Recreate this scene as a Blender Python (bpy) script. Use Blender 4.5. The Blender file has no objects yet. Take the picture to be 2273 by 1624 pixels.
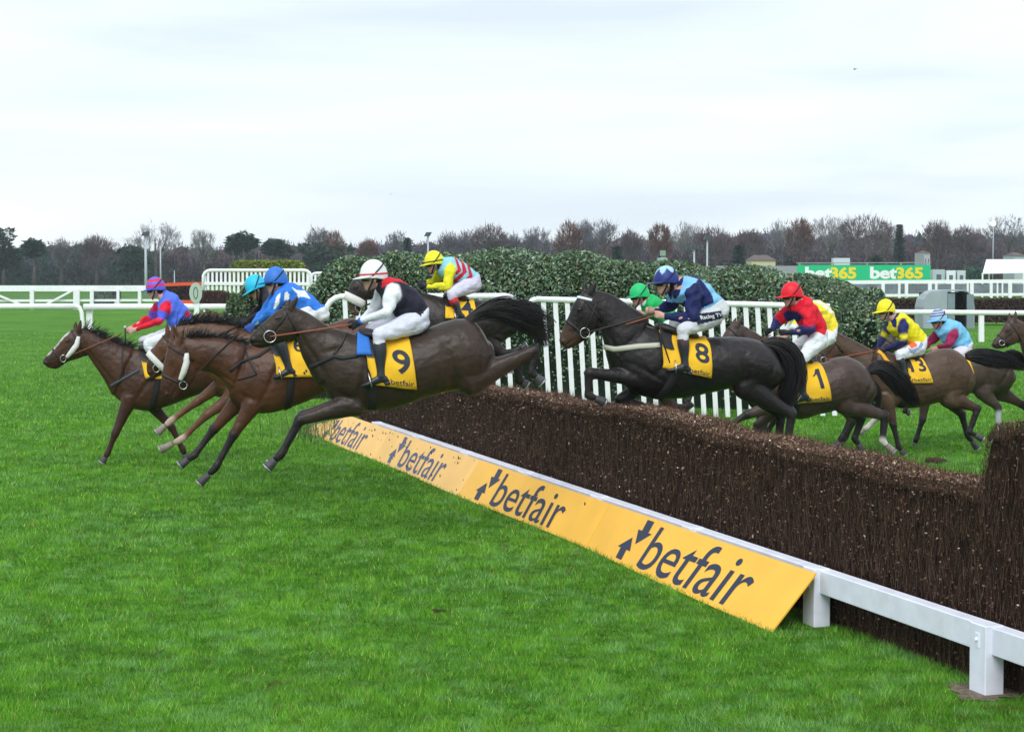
import bpy, bmesh, math, random
import numpy as np
from mathutils import Vector, Matrix
from mathutils.bvhtree import BVHTree

random.seed(7); rng = np.random.default_rng(7)
S = bpy.context.scene
COL = S.collection
# ------------------------------------------------------------------ camera
F = 4300.0; CX, CY = 1136.5, 812.0; HOR = 600.0; H = 2.6      # focal length and principal point in pixels of a 2273 px wide print
PITCH = math.atan((CY - HOR) / F)
cam_d = bpy.data.cameras.new('camera'); cam = bpy.data.objects.new('camera', cam_d); COL.objects.link(cam)
cam.location = (0, 0, H); cam.rotation_euler = (math.radians(90) - PITCH, 0, 0)
cam_d.sensor_width = 36; cam_d.lens = F / 2273 * 36; cam_d.clip_end = 3000; cam_d.clip_start = 0.1
S.camera = cam
# ------------------------------------------------------------------ light
SUN_E, SUN_R = math.radians(46), math.radians(190)
w = bpy.data.worlds.new('World'); S.world = w; w.use_nodes = True
nt = w.node_tree; N = nt.nodes; Lk = nt.links; N.clear()
out = N.new('ShaderNodeOutputWorld'); bg = N.new('ShaderNodeBackground'); Lk.new(bg.outputs[0], out.inputs[0])
sky = N.new('ShaderNodeTexSky'); sky.sky_type = 'NISHITA'; sky.sun_disc = False
sky.sun_elevation = SUN_E; sky.sun_rotation = SUN_R
sc = N.new('ShaderNodeVectorMath'); sc.operation = 'SCALE'; sc.inputs['Scale'].default_value = 0.10
Lk.new(sky.outputs[0], sc.inputs[0])
tc = N.new('ShaderNodeTexCoord'); mp = N.new('ShaderNodeMapping'); mp.inputs['Scale'].default_value = (2.6, 2.6, 21)
mp.inputs['Rotation'].default_value = (0.0, 0.045, 0)
Lk.new(tc.outputs['Generated'], mp.inputs[0])
nz = N.new('ShaderNodeTexNoise'); nz.inputs['Scale'].default_value = 1.0; nz.inputs['Detail'].default_value = 5; nz.inputs['Roughness'].default_value = .5
nz.inputs['Distortion'].default_value = .35
Lk.new(mp.outputs[0], nz.inputs['Vector'])
cr = N.new('ShaderNodeValToRGB'); Lk.new(nz.outputs[0], cr.inputs[0])
cr.color_ramp.elements[0].position = .33; cr.color_ramp.elements[0].color = (.62, .70, .78, 1)
cr.color_ramp.elements[1].position = .66; cr.color_ramp.elements[1].color = (.84, .89, .90, 1)
e = cr.color_ramp.elements.new(.48); e.color = (.74, .82, .87, 1)
mx = N.new('ShaderNodeMix'); mx.data_type = 'RGBA'; mx.inputs['Factor'].default_value = .9
Lk.new(sc.outputs[0], mx.inputs['A']); Lk.new(cr.outputs[0], mx.inputs['B'])
Lk.new(mx.outputs['Result'], bg.inputs[0]); bg.inputs[1].default_value = 1.0
sl = bpy.data.lights.new('sun', 'SUN'); sl.energy = 1.5; sl.angle = math.radians(38); sl.color = (1, .97, .93)
sun = bpy.data.objects.new('sun', sl); COL.objects.link(sun)
sd = Vector((math.sin(SUN_R) * math.cos(SUN_E), math.cos(SUN_R) * math.cos(SUN_E), math.sin(SUN_E)))
sun.rotation_euler = sd.to_track_quat('Z', 'Y').to_euler(); sun.location = (0, 0, 60)
S.view_settings.view_transform = 'Standard'; S.view_settings.look = 'None'; S.view_settings.exposure = 0.42; S.view_settings.gamma = 1
S.cycles.max_bounces = 6; S.cycles.diffuse_bounces = 3; S.cycles.use_denoising = True

# ------------------------------------------------------------------ helpers
def ray(px, py):
    x = (px - CX) / F; y = -(py - CY) / F
    f = Vector((0, math.cos(PITCH), -math.sin(PITCH))); u = Vector((0, math.sin(PITCH), math.cos(PITCH)))
    return f + Vector((x, 0, 0)) + u * y
CAMP = Vector((0, 0, H))
def at(px, py, Y):
    d = ray(px, py); return CAMP + d * (Y / d.y)
def gnd(px, py, z=0.0):
    d = ray(px, py); return CAMP + d * ((z - H) / d.z)
def T(ox, oy, s):      # reading frame of an enlarged crop of the photograph
    return lambda x, y: (.6494 * (ox + x / s), .6494 * (oy + y / s))
T0 = lambda x, y: (x, y)
T1 = T(100, 850, 1.911); T2 = T(500, 850, 1.911); T3 = T(1000, 800, 2.32); T4 = T(1850, 850, 2.32); T5 = T(2450, 900, 2.1648)
T6 = T(1550, 1000, 4.06); T7 = T(1150, 850, 4.133); T8 = T(800, 850, 4.06); T9 = T(1900, 850, 3.788); T10 = T(2550, 900, 2.7075); T11 = T(2900, 980, 2.7067)

def tag(o, label=None, cat=None, group=None, kind=None):
    if label: o['label'] = label
    if cat: o['category'] = cat
    if group: o['group'] = group
    if kind: o['kind'] = kind
    return o
def empty(name, loc, label, cat, group=None):
    o = bpy.data.objects.new(name, None); COL.objects.link(o); o.location = loc; o.empty_display_size = .3
    return tag(o, label, cat, group)
def worg(p):
    v = Vector((0, 0, 0))
    while p is not None: v += Vector(p.location); p = p.parent
    return v
def link(name, me, parent=None, mat=None, smooth=True):
    o = bpy.data.objects.new(name, me); COL.objects.link(o)
    if mat is not None: me.materials.append(mat)
    if smooth: me.polygons.foreach_set('use_smooth', [True] * len(me.polygons))
    if parent is not None: o.parent = parent
    return o
def mk(name, V, Fc, mat=None, parent=None, smooth=True, cols=None, fix=False):
    V = np.asarray(V, dtype=np.float64).reshape(-1, 3)
    if parent is not None: V = V - np.array(worg(parent))
    me = bpy.data.meshes.new(name)
    if isinstance(Fc, np.ndarray):
        k = Fc.shape[1]; n = len(Fc)
        me.vertices.add(len(V)); me.vertices.foreach_set('co', V.astype(np.float32).ravel())
        me.loops.add(n * k); me.loops.foreach_set('vertex_index', Fc.astype(np.int32).ravel())
        me.polygons.add(n); me.polygons.foreach_set('loop_start', np.arange(0, n * k, k, dtype=np.int32))
        me.update(calc_edges=True)
    else:
        me.from_pydata([tuple(v) for v in V], [], Fc)
    if fix:
        bm = bmesh.new(); bm.from_mesh(me); bmesh.ops.recalc_face_normals(bm, faces=bm.faces); bm.to_mesh(me); bm.free()
    if cols is not None: setcol(me, cols)
    return link(name, me, parent, mat, smooth)
def setcol(me, cols):
    a = me.color_attributes.new('Col', 'FLOAT_COLOR', 'POINT')
    c = np.ones((len(me.vertices), 4), dtype=np.float32); c[:, :3] = cols
    a.data.foreach_set('color', c.ravel())
def ssrgb(r, g, b):
    f = lambda c: (c / 255 / 12.92) if c / 255 <= .04045 else ((c / 255 + .055) / 1.055) ** 2.4
    return (f(r), f(g), f(b))

_m = {}
def mat(name, col=None, rough=.6, spec=.3, attr=False, noise=None, bump=None, metal=0, emit=None, sheen=0, trans=0, coat=0):
    """noise=(scale, amount[, stretch]) mottles the colour, bump=(scale, strength, distance[, stretch])"""
    if name in _m: return _m[name]
    m = bpy.data.materials.new(name); m.use_nodes = True; nt = m.node_tree; N = nt.nodes; L = nt.links
    b = N['Principled BSDF']; b.inputs['Roughness'].default_value = rough; b.inputs['Specular IOR Level'].default_value = spec; b.inputs['Metallic'].default_value = metal
    if sheen: b.inputs['Sheen Weight'].default_value = sheen
    if coat: b.inputs['Coat Weight'].default_value = coat; b.inputs['Coat Roughness'].default_value = .15
    if attr:
        a = N.new('ShaderNodeVertexColor'); a.layer_name = 'Col'; src = a.outputs[0]
    else:
        a = N.new('ShaderNodeRGB'); a.outputs[0].default_value = (*col, 1); src = a.outputs[0]
    tc = N.new('ShaderNodeTexCoord')
    def nzt(scale, det, stretch):
        mp = N.new('ShaderNodeMapping'); mp.inputs['Scale'].default_value = stretch; L.new(tc.outputs['Object'], mp.inputs[0])
        n = N.new('ShaderNodeTexNoise'); n.inputs['Scale'].default_value = scale; n.inputs['Detail'].default_value = det; L.new(mp.outputs[0], n.inputs['Vector']); return n
    if noise:
        n = nzt(noise[0], 4, noise[2] if len(noise) > 2 else (1, 1, 1))
        mr = N.new('ShaderNodeMapRange'); mr.inputs['From Min'].default_value = .3; mr.inputs['From Max'].default_value = .7
        mr.inputs['To Min'].default_value = 1 - noise[1]; mr.inputs['To Max'].default_value = 1 + noise[1]; L.new(n.outputs[0], mr.inputs[0])
        s = N.new('ShaderNodeVectorMath'); s.operation = 'SCALE'; L.new(src, s.inputs[0]); L.new(mr.outputs[0], s.inputs['Scale']); src = s.outputs[0]
    L.new(src, b.inputs['Base Color'])
    if bump:
        n = nzt(bump[0], 3, bump[3] if len(bump) > 3 else (1, 1, 1))
        bp = N.new('ShaderNodeBump'); bp.inputs['Strength'].default_value = bump[1]; bp.inputs['Distance'].default_value = bump[2]
        L.new(n.outputs[0], bp.inputs['Height']); L.new(bp.outputs[0], b.inputs['Normal'])
    if emit: b.inputs['Emission Color'].default_value = (*emit[0], 1); b.inputs['Emission Strength'].default_value = emit[1]
    if trans: b.inputs['Transmission Weight'].default_value = trans
    _m[name] = m; return m

# ---- geometry collectors
class MB:
    def __init__(s): s.V = []; s.F = []; s.sp = []; s.sr = []; s.scol = []
    def add(s, V, Fc):
        o = len(s.V); s.V.extend([tuple(v) for v in V]); s.F.extend([tuple(i + o for i in f) for f in Fc])
    def box(s, c, ax, ay, az):      # centre and three half-axis vectors
        c = Vector(c); ax, ay, az = Vector(ax), Vector(ay), Vector(az)
        V = [c + ax * i + ay * j + az * k for i in (-1, 1) for j in (-1, 1) for k in (-1, 1)]
        s.add(V, [(0, 1, 3, 2), (4, 6, 7, 5), (0, 4, 5, 1), (2, 3, 7, 6), (0, 2, 6, 4), (1, 5, 7, 3)])
    def sample(s, p, r, c): s.sp.append(tuple(p)); s.sr.append(r); s.scol.append(c)
    def loft(s, secs, n=16, sub=3, col=None, cap=.6, smooth=True):
        """secs: (centre, half-axis u, half-axis v[, colour])"""
        P = []
        K = len(secs)
        g = lambda i, k: Vector(secs[max(0, min(K - 1, i))][k])
        for i in range(K - 1):
            for j in range(sub):
                t = j / sub
                o = []
                for k in range(3):
                    p0, p1, p2, p3 = g(i - 1, k), g(i, k), g(i + 1, k), g(i + 2, k)
                    if smooth: q = .5 * ((2 * p1) + (p2 - p0) * t + (2 * p0 - 5 * p1 + 4 * p2 - p3) * t * t + (3 * p1 - p0 - 3 * p2 + p3) * t ** 3)
                    else: q = p1.lerp(p2, t)
                    o.append(q)
                c = secs[i][3] if len(secs[i]) > 3 else col
                if t > .5 and len(secs[i + 1]) > 3: c = secs[i + 1][3]
                P.append((*o, c))
        P.append((g(K - 1, 0), g(K - 1, 1), g(K - 1, 2), secs[-1][3] if len(secs[-1]) > 3 else col))
        rings = []
        if cap:
            d = (P[0][0] - P[1][0]).normalized(); r = min(P[0][1].length, P[0][2].length) * cap
            rings.append((P[0][0] + d * r, P[0][1] * .02, P[0][2] * .02)); rings.append((P[0][0] + d * r * .8, P[0][1] * .6, P[0][2] * .6)); rings.append((P[0][0] + d * r * .4, P[0][1] * .9, P[0][2] * .9))
        rings += [p[:3] for p in P]
        if cap:
            d = (P[-1][0] - P[-2][0]).normalized(); r = min(P[-1][1].length, P[-1][2].length) * cap
            rings.append((P[-1][0] + d * r * .4, P[-1][1] * .9, P[-1][2] * .9)); rings.append((P[-1][0] + d * r * .8, P[-1][1] * .6, P[-1][2] * .6)); rings.append((P[-1][0] + d * r, P[-1][1] * .02, P[-1][2] * .02))
        V = []; Fc = []
        for c, u, v in rings:
            for a in range(n):
                th = 2 * math.pi * a / n; V.append(c + u * math.cos(th) + v * math.sin(th))
        R = len(rings)
        for i in range(R - 1):
            for a in range(n): b = (a + 1) % n; Fc.append((i * n + a, i * n + b, (i + 1) * n + b, (i + 1) * n + a))
        Fc.append(tuple(range(n))[::-1]); Fc.append(tuple((R - 1) * n + a for a in range(n)))
        s.add(V, Fc)
        for p in P:
            if p[3] is not None: s.sample(p[0], (p[1].length + p[2].length) / 2, p[3])
    def ell(s, c, u, v, w_, col=None, n=12):
        c, u, v, w_ = map(Vector, (c, u, v, w_)); V = [c + w_]; Fc = []
        m = n // 2
        for i in range(1, m):
            ph = math.pi * i / m
            for a in range(n):
                th = 2 * math.pi * a / n; V.append(c + w_ * math.cos(ph) + (u * math.cos(th) + v * math.sin(th)) * math.sin(ph))
        V.append(c - w_); L = len(V) - 1
        for a in range(n): b = (a + 1) % n; Fc.append((0, 1 + a, 1 + b)); Fc.append((L, L - n + b, L - n + a))
        for i in range(m - 2):
            for a in range(n): b = (a + 1) % n; q = 1 + i * n; Fc.append((q + a, q + n + a, q + n + b, q + b))
        s.add(V, Fc)
        if col is not None: s.sample(c, (u.length + v.length + w_.length) / 3, col)
    def tube(s, pts, r, n=6, closed=False, caps=True):
        pts = [Vector(p) for p in pts]; K = len(pts); rr = r if hasattr(r, '__len__') else [r] * K
        V = []; Fc = []; up = Vector((0.13, .2, 1)).normalized(); pn = None
        for i, p in enumerate(pts):
            a = pts[(i - 1) % K] if closed else pts[max(0, i - 1)]; b = pts[(i + 1) % K] if closed else pts[min(K - 1, i + 1)]
            t = (b - a); t = t.normalized() if t.length > 1e-9 else Vector((1, 0, 0))
            nn = (pn - t * pn.dot(t)) if pn is not None else t.cross(up)
            if nn.length < 1e-5: nn = t.cross(Vector((1, .1, 0)))
            nn.normalize(); pn = nn; bb = t.cross(nn)
            for k in range(n):
                th = 2 * math.pi * k / n; V.append(p + (nn * math.cos(th) + bb * math.sin(th)) * rr[i])
        for i in range(K if closed else K - 1):
            j = (i + 1) % K
            for k in range(n): l = (k + 1) % n; Fc.append((i * n + k, i * n + l, j * n + l, j * n + k))
        if not closed and caps: Fc.append(tuple(range(n))[::-1]); Fc.append(tuple((K - 1) * n + k for k in range(n)))
        s.add(V, Fc)
    def ribbon(s, pts, nrm, w_, th, closed=False, wdir=None):
        pts = [Vector(p) for p in pts]; K = len(pts); V = []; Fc = []
        for i, p in enumerate(pts):
            a = pts[(i - 1) % K] if closed else pts[max(0, i - 1)]; b = pts[(i + 1) % K] if closed else pts[min(K - 1, i + 1)]
            t = (b - a).normalized(); n_ = Vector(nrm[i]).normalized(); wd = (Vector(wdir) if wdir is not None else t.cross(n_)).normalized()
            wi = w_[i] if hasattr(w_, '__len__') else w_
            V += [p - wd * wi / 2, p + wd * wi / 2, p + wd * wi / 2 * .92 + n_ * th, p - wd * wi / 2 * .92 + n_ * th]
        for i in range(K if closed else K - 1):
            j = (i + 1) % K
            for k in range(4): l = (k + 1) % 4; Fc.append((i * 4 + k, i * 4 + l, j * 4 + l, j * 4 + k))
        if not closed: Fc.append((0, 3, 2, 1)); q = (K - 1) * 4; Fc.append((q, q + 1, q + 2, q + 3))
        s.add(V, Fc)
    def build(s, name, m, parent=None, smooth=True, fix=True, cols=None): return mk(name, s.V, s.F, m, parent, smooth, cols, fix)
    def fuse(s, name, m, parent, voxel=.012, it=3, colfn=None, dispfn=None):
        """one continuous surface from the overlapping closed forms; colours come from the nearest form"""
        me = bpy.data.meshes.new('tmp'); me.from_pydata(s.V, [], s.F)
        o = bpy.data.objects.new('tmp', me); COL.objects.link(o)
        r = o.modifiers.new('r', 'REMESH'); r.mode = 'VOXEL'; r.voxel_size = voxel
        if it: sm = o.modifiers.new('s', 'SMOOTH'); sm.factor = .5; sm.iterations = it
        dg = bpy.context.evaluated_depsgraph_get(); dg.update()
        me2 = bpy.data.meshes.new_from_object(o.evaluated_get(dg), depsgraph=dg)
        bpy.data.objects.remove(o); bpy.data.meshes.remove(me)
        n = len(me2.vertices); co = np.empty(n * 3, dtype=np.float32); me2.vertices.foreach_get('co', co); co = co.reshape(-1, 3).astype(np.float64)
        if dispfn:
            nn = np.empty(n * 3, dtype=np.float32); me2.vertices.foreach_get('normal', nn); co = dispfn(co, nn.reshape(-1, 3).astype(np.float64))
        if s.sp:
            P = np.array(s.sp); R = np.array(s.sr); C = np.array(s.scol)
            cols = np.empty((n, 3)); best = np.empty(n, dtype=int)
            for i in range(0, n, 4000):
                d = np.linalg.norm(co[i:i + 4000, None] - P[None], axis=2) - R[None]
                wt = np.exp(-(d - d.min(axis=1)[:, None]) / (voxel * .5)); wt /= wt.sum(axis=1)[:, None]
                cols[i:i + 4000] = wt @ C
            if colfn: cols = colfn(co, cols)
            setcol(me2, cols)
        off = worg(parent) if parent is not None else Vector((0, 0, 0))
        c2 = co - np.array(off); me2.vertices.foreach_set('co', c2.astype(np.float32).ravel()); me2.update()
        me2.name = name
        o = link(name, me2, parent, m, True)
        o.data.materials.clear(); o.data.materials.append(m)
        return o, co
def poly_in(P, poly):
    x, y = P[:, 0], P[:, 1]; ins = np.zeros(len(P), bool); n = len(poly)
    for i in range(n):
        x1, y1 = poly[i]; x2, y2 = poly[(i + 1) % n]
        if y1 == y2: continue
        ins ^= ((y1 > y) != (y2 > y)) & (x < (x2 - x1) * (y - y1) / (y2 - y1) + x1)
    return ins
def textmesh(txt, bold=0.0, shear=0.0, space=1.0, cuts=0):
    """flat glyph outlines scaled into the unit box: x 0..1, y 0..1 (baseline to ascender)"""
    cu = bpy.data.curves.new('t', 'FONT'); cu.body = txt; cu.offset = bold; cu.shear = shear; cu.space_character = space; cu.resolution_u = 5; cu.fill_mode = 'BOTH'
    o = bpy.data.objects.new('t', cu); COL.objects.link(o)
    dg = bpy.context.evaluated_depsgraph_get(); dg.update()
    me = bpy.data.meshes.new_from_object(o.evaluated_get(dg), depsgraph=dg)
    bpy.data.objects.remove(o)
    bm = bmesh.new(); bm.from_mesh(me); bpy.data.meshes.remove(me)
    xs = [v.co.x for v in bm.verts]; ys = [v.co.y for v in bm.verts]; x0, x1, y0, y1 = min(xs), max(xs), min(ys), max(ys)
    for v in bm.verts: v.co = Vector(((v.co.x - x0) / (x1 - x0), (v.co.y - y0) / (y1 - y0), 0))
    for ax in (0, 1):
        for k in range(1, cuts):
            n = Vector((1, 0, 0)) if ax == 0 else Vector((0, 1, 0))
            bmesh.ops.bisect_plane(bm, geom=bm.verts[:] + bm.edges[:] + bm.faces[:], plane_co=n * (k / cuts), plane_no=n)
    bm.verts.ensure_lookup_table(); bm.verts.index_update()
    V = [(v.co.x, v.co.y) for v in bm.verts]; Fc = [tuple(v.index for v in f.verts) for f in bm.faces]; asp = (x1 - x0) / (y1 - y0); bm.free()
    return V, Fc, asp
def leafmesh(name, P, Nn, size, cols, m, parent=None, asp=.45, align=.5, down=0):
    """many small leaves: P positions, Nn surface normals, size per leaf"""
    n = len(P); R = rng.normal(size=(n, 3)); R /= np.linalg.norm(R, axis=1)[:, None]
    nn = Nn * align + R * (1 - align); nn /= np.linalg.norm(nn, axis=1)[:, None]
    t = np.cross(nn, rng.normal(size=(n, 3))); t[:, 2] -= down * np.linalg.norm(t, axis=1); t /= np.linalg.norm(t, axis=1)[:, None]
    b = np.cross(nn, t); b /= np.linalg.norm(b, axis=1)[:, None]
    s = size[:, None]
    V = np.stack([P - t * s * .5, P + b * s * asp * .5 + nn * s * .06, P + t * s * .5, P - b * s * asp * .5 + nn * s * .06], axis=1).reshape(-1, 3)
    Fc = np.arange(n * 4).reshape(-1, 4)
    return mk(name, V, Fc, m, parent, False, np.repeat(cols, 4, axis=0))
def trimesh(name, A, B, Wd, cols, m, parent=None):
    """n thin tapering blades from A (base) to B (tip), base half-width vectors Wd"""
    V = np.stack([A - Wd, A + Wd, B], axis=1).reshape(-1, 3)
    return mk(name, V, np.arange(len(A) * 3).reshape(-1, 3), m, parent, False, np.repeat(cols, 3, axis=0))
def varcol(n, base, var=.25, hue=.1):
    c = np.array(base)[None] * (1 + rng.normal(size=(n, 1)) * var) * (1 + rng.normal(size=(n, 3)) * hue)
    return np.clip(c, .002, 1)
def pickcol(n, pal, p=None, var=.2, hue=.08):
    pal = np.array(pal); i = rng.choice(len(pal), n, p=p)
    return np.clip(pal[i] * (1 + rng.normal(size=(n, 1)) * var) * (1 + rng.normal(size=(n, 3)) * hue), .002, 1)
WHITE = mat('white_paint', (.86, .88, .92), .45, .4, noise=(9, .05), bump=(40, .15, .003))
STEEL = mat('steel', (.6, .6, .62), .25, .5, metal=1)
# ================================================================== the setting
def lin(*c): return ssrgb(*c)
# ---- ground: one sheet to the horizon, mown turf
def ground():
    m = bpy.data.materials.new('turf'); m.use_nodes = True; nt = m.node_tree; N = nt.nodes; L = nt.links; b = N['Principled BSDF']
    b.inputs['Roughness'].default_value = .9; b.inputs['Specular IOR Level'].default_value = .1
    g = N.new('ShaderNodeNewGeometry')
    def nz(s, d, st=(1, 1, 1)):
        mp = N.new('ShaderNodeMapping'); mp.inputs['Scale'].default_value = st; L.new(g.outputs['Position'], mp.inputs[0])
        n = N.new('ShaderNodeTexNoise'); n.inputs['Scale'].default_value = s; n.inputs['Detail'].default_value = d; n.inputs['Roughness'].default_value = .6; L.new(mp.outputs[0], n.inputs['Vector']); return n
    n1 = nz(.35, 6); n2 = nz(7, 6); n3 = nz(60, 3)
    r1 = N.new('ShaderNodeValToRGB'); L.new(n1.outputs[0], r1.inputs[0])
    r1.color_ramp.elements[0].position = .32; r1.color_ramp.elements[0].color = (.055, .17, .014, 1)
    r1.color_ramp.elements[1].position = .68; r1.color_ramp.elements[1].color = (.12, .31, .024, 1)
    r2 = N.new('ShaderNodeMapRange'); r2.inputs['From Min'].default_value = .3; r2.inputs['From Max'].default_value = .7; r2.inputs['To Min'].default_value = .55; r2.inputs['To Max'].default_value = 1.35
    L.new(n2.outputs[0], r2.inputs[0])
    s = N.new('ShaderNodeVectorMath'); s.operation = 'SCALE'; L.new(r1.outputs[0], s.inputs[0]); L.new(r2.outputs[0], s.inputs['Scale']); L.new(s.outputs[0], b.inputs['Base Color'])
    bp = N.new('ShaderNodeBump'); bp.inputs['Strength'].default_value = .8; bp.inputs['Distance'].default_value = .04; L.new(n3.outputs[0], bp.inputs['Height']); L.new(bp.outputs[0], b.inputs['Normal'])
    # sheet, finer near the course
    V = [(-900, -60, 0), (900, -60, 0), (900, 1500, 0), (-900, 1500, 0)]
    tag(mk('ground', V, [(0, 1, 2, 3)], m, None, False), kind='structure')
ground()

# ---- fence line frame
U = Vector(((-180 - CX) / F, 1, 0)).normalized(); NN = Vector((-U.y, U.x, 0)); G0 = gnd(1812, 1387)
def FL(s, off=0.0, z=0.0): return G0 + U * s + NN * off + Vector((0, 0, z))
def sof(px, py):
    p = gnd(px, py) - G0; return p.dot(U), p.dot(NN)
print('near board bottom', sof(1722, 1408), 'far', sof(694, 960), 'post2', sof(2175, 1535))
SFAR = 16.2
def ftop(s):      # height of the birch: low between the wings, tall wing by the camera
    h = 1.195 + .012 * math.sin(s * 1.7) + .012 * math.sin(s * 4.1 + 1) + .06 * math.exp(-((s - 4) / 1.6) ** 2) - .05 * max(0, min(1, (s - 7) / 4))
    if s < -1.88: h += min(1.0, (-1.88 - s) / .12) * .43 + .10 * max(0, min(1.5, -2.0 - s))
    return h
def ftop_np(s): return np.array([ftop(x) for x in s])
PROF = [(-.17, 0), (-.19, .5), (-.23, .955), (-.29, 1.0), (-.64, 1.0), (-.72, .95), (-1.0, .5), (-1.15, 0)]
def prof(s, q):     # q 0..7 along the cross-section
    i = int(min(6.999, max(0, q))); t = q - i; a, b = PROF[i], PROF[i + 1]
    return a[0] + (b[0] - a[0]) * t, (a[1] + (b[1] - a[1]) * t) * ftop(s)
def brush():
    root = empty('steeplechase_fence', FL(5, -.6), 'long dark birch brush fence being jumped, rising tall at its near end', 'fence')
    # packed core
    ss = np.concatenate([np.linspace(-6.0, -2.2, 25), np.linspace(-2.1, -1.5, 25), np.linspace(-1.4, SFAR, 170)]); V = []; Fc = []
    for i, s in enumerate(ss):
        for q in range(8):
            o, z = prof(s, q); o += .006 * math.sin(s * 9 + q * 2.3) + (.008 if q < 4 else -.008) * -1; z = max(0, z * .985 - .01)
            V.append(FL(s, o, z))
    for i in range(len(ss) - 1):
        for q in range(7): a = i * 8 + q; Fc.append((a, a + 1, a + 9, a + 8))
    Fc.append(tuple(range(8))); n = (len(ss) - 1) * 8; Fc.append(tuple(n + k for k in range(8))[::-1])
    mk('packed_core', V, Fc, mat('brush_core', (.020, .011, .008), .95, .1, noise=(30, .5, (1, 1, .3))), root, False, fix=True)
    # birch twigs
    n = 120000; s = -6 + (SFAR + 6) * rng.random(n) ** 1.35
    q = np.where(rng.random(n) < .72, rng.random(n) * 3, 3 + rng.random(n) * 1.6); q = np.where(rng.random(n) < .12, 4 + rng.random(n) * 3, q)
    A = np.empty((n, 3)); 
    for i in range(n):
        o, z = prof(s[i], q[i]); A[i] = FL(s[i], o + .01, z)
    ln = .06 + .16 * rng.random(n); up = np.zeros((n, 3)); up[:, 2] = 1
    top = (q > 3) & (q < 4.2)
    D = up + rng.normal(size=(n, 3)) * np.where(top, .9, .16)[:, None]
    ln = np.where(top, ln * .16, ln); edge = ~top; ln = np.where(edge & (q > 1.8) & (q < 3.2), ln * .35, ln)
    A[:, 2] -= np.where(top, .0, ln * .5); B = A + D * ln[:, None]
    wd = np.array(U)[None] * (.0016 + .0022 * rng.random(n))[:, None] * (1 + s * .05)[:, None].clip(.8, 2)
    out = rng.random(n) * .035
    for M_ in (A, B): M_ += np.array(NN)[None] * (np.where(q < 3.4, out, -out))[:, None]
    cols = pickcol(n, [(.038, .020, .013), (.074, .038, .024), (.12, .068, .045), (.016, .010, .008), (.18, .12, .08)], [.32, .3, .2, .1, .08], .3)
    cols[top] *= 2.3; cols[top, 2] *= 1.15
    A[:, 2] = A[:, 2].clip(0.0)
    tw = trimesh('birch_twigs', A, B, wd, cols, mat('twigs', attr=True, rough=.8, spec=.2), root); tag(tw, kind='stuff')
    # dead leaves and snapped ends
    n = 70000; s = -6 + (SFAR + 6) * rng.random(n) ** 1.35; tp = rng.random(n) < .50
    q = np.where(tp, 2.75 + rng.random(n) * 1.7, rng.random(n) * 3)
    P = np.empty((n, 3)); Nn = np.empty((n, 3))
    for i in range(n):
        o, z = prof(s[i], q[i]); P[i] = FL(s[i], o + (.008 + .026 * rng.random() if q[i] < 3 else 0), z + (.012 if tp[i] else 0)); Nn[i] = (NN * .8 + Vector((0, 0, .4))) if q[i] < 3 else (0, 0, 1)
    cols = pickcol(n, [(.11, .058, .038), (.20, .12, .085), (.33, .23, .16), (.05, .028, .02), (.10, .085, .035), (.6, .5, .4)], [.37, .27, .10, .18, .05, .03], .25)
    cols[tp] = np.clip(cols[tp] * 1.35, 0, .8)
    sz = (.009 + .024 * rng.random(n) ** 2) * (1 + s * .04).clip(.8, 2)
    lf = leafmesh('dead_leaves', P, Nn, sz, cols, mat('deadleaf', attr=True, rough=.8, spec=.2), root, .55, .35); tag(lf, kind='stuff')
brush()

# ---- white take-off rail in front of the fence
def guard():
    root = empty('guard_rail', FL(4, 0), 'low white painted wooden rail on square posts running along the foot of the brush fence', 'rail')
    m = mat('guard_paint', (.80, .83, .95), .5, .35, noise=(6, .09), bump=(25, .3, .004))
    ss = [-4.74, -2.37] + [2.37 * k for k in range(0, 7)]
    for s in ss:
        b = MB(); b.box(FL(s, 0, .215), U * .095, NN * .066, Vector((0, 0, .215)))
        o = b.build('post', m, root, False); bv = o.modifiers.new('b', 'BEVEL'); bv.width = .006
        p = MB(); p.box(FL(s - .0, .068, .33), U * .022, NN * .003, Vector((0, 0, .045))); p.tube([FL(s, .070, .335), FL(s, .086, .335)], .011, 8)
        p.build('bolt_plate', m, root, False)
    for a, b_ in zip(ss[:-1], ss[1:]):
        b = MB(); c = FL((a + b_) / 2, -.035, .335); b.box(c, U * ((b_ - a) / 2 - .003), NN * .055, Vector((0, 0, .085)))
        o = b.build('rail', m, root, False); bv = o.modifiers.new('b', 'BEVEL'); bv.width = .005
        bm = bmesh.new(); bm.from_mesh(o.data); bmesh.ops.subdivide_edges(bm, edges=[e for e in bm.edges if e.calc_length() > 1], cuts=8); bm.to_mesh(o.data); bm.free()
guard()

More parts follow.
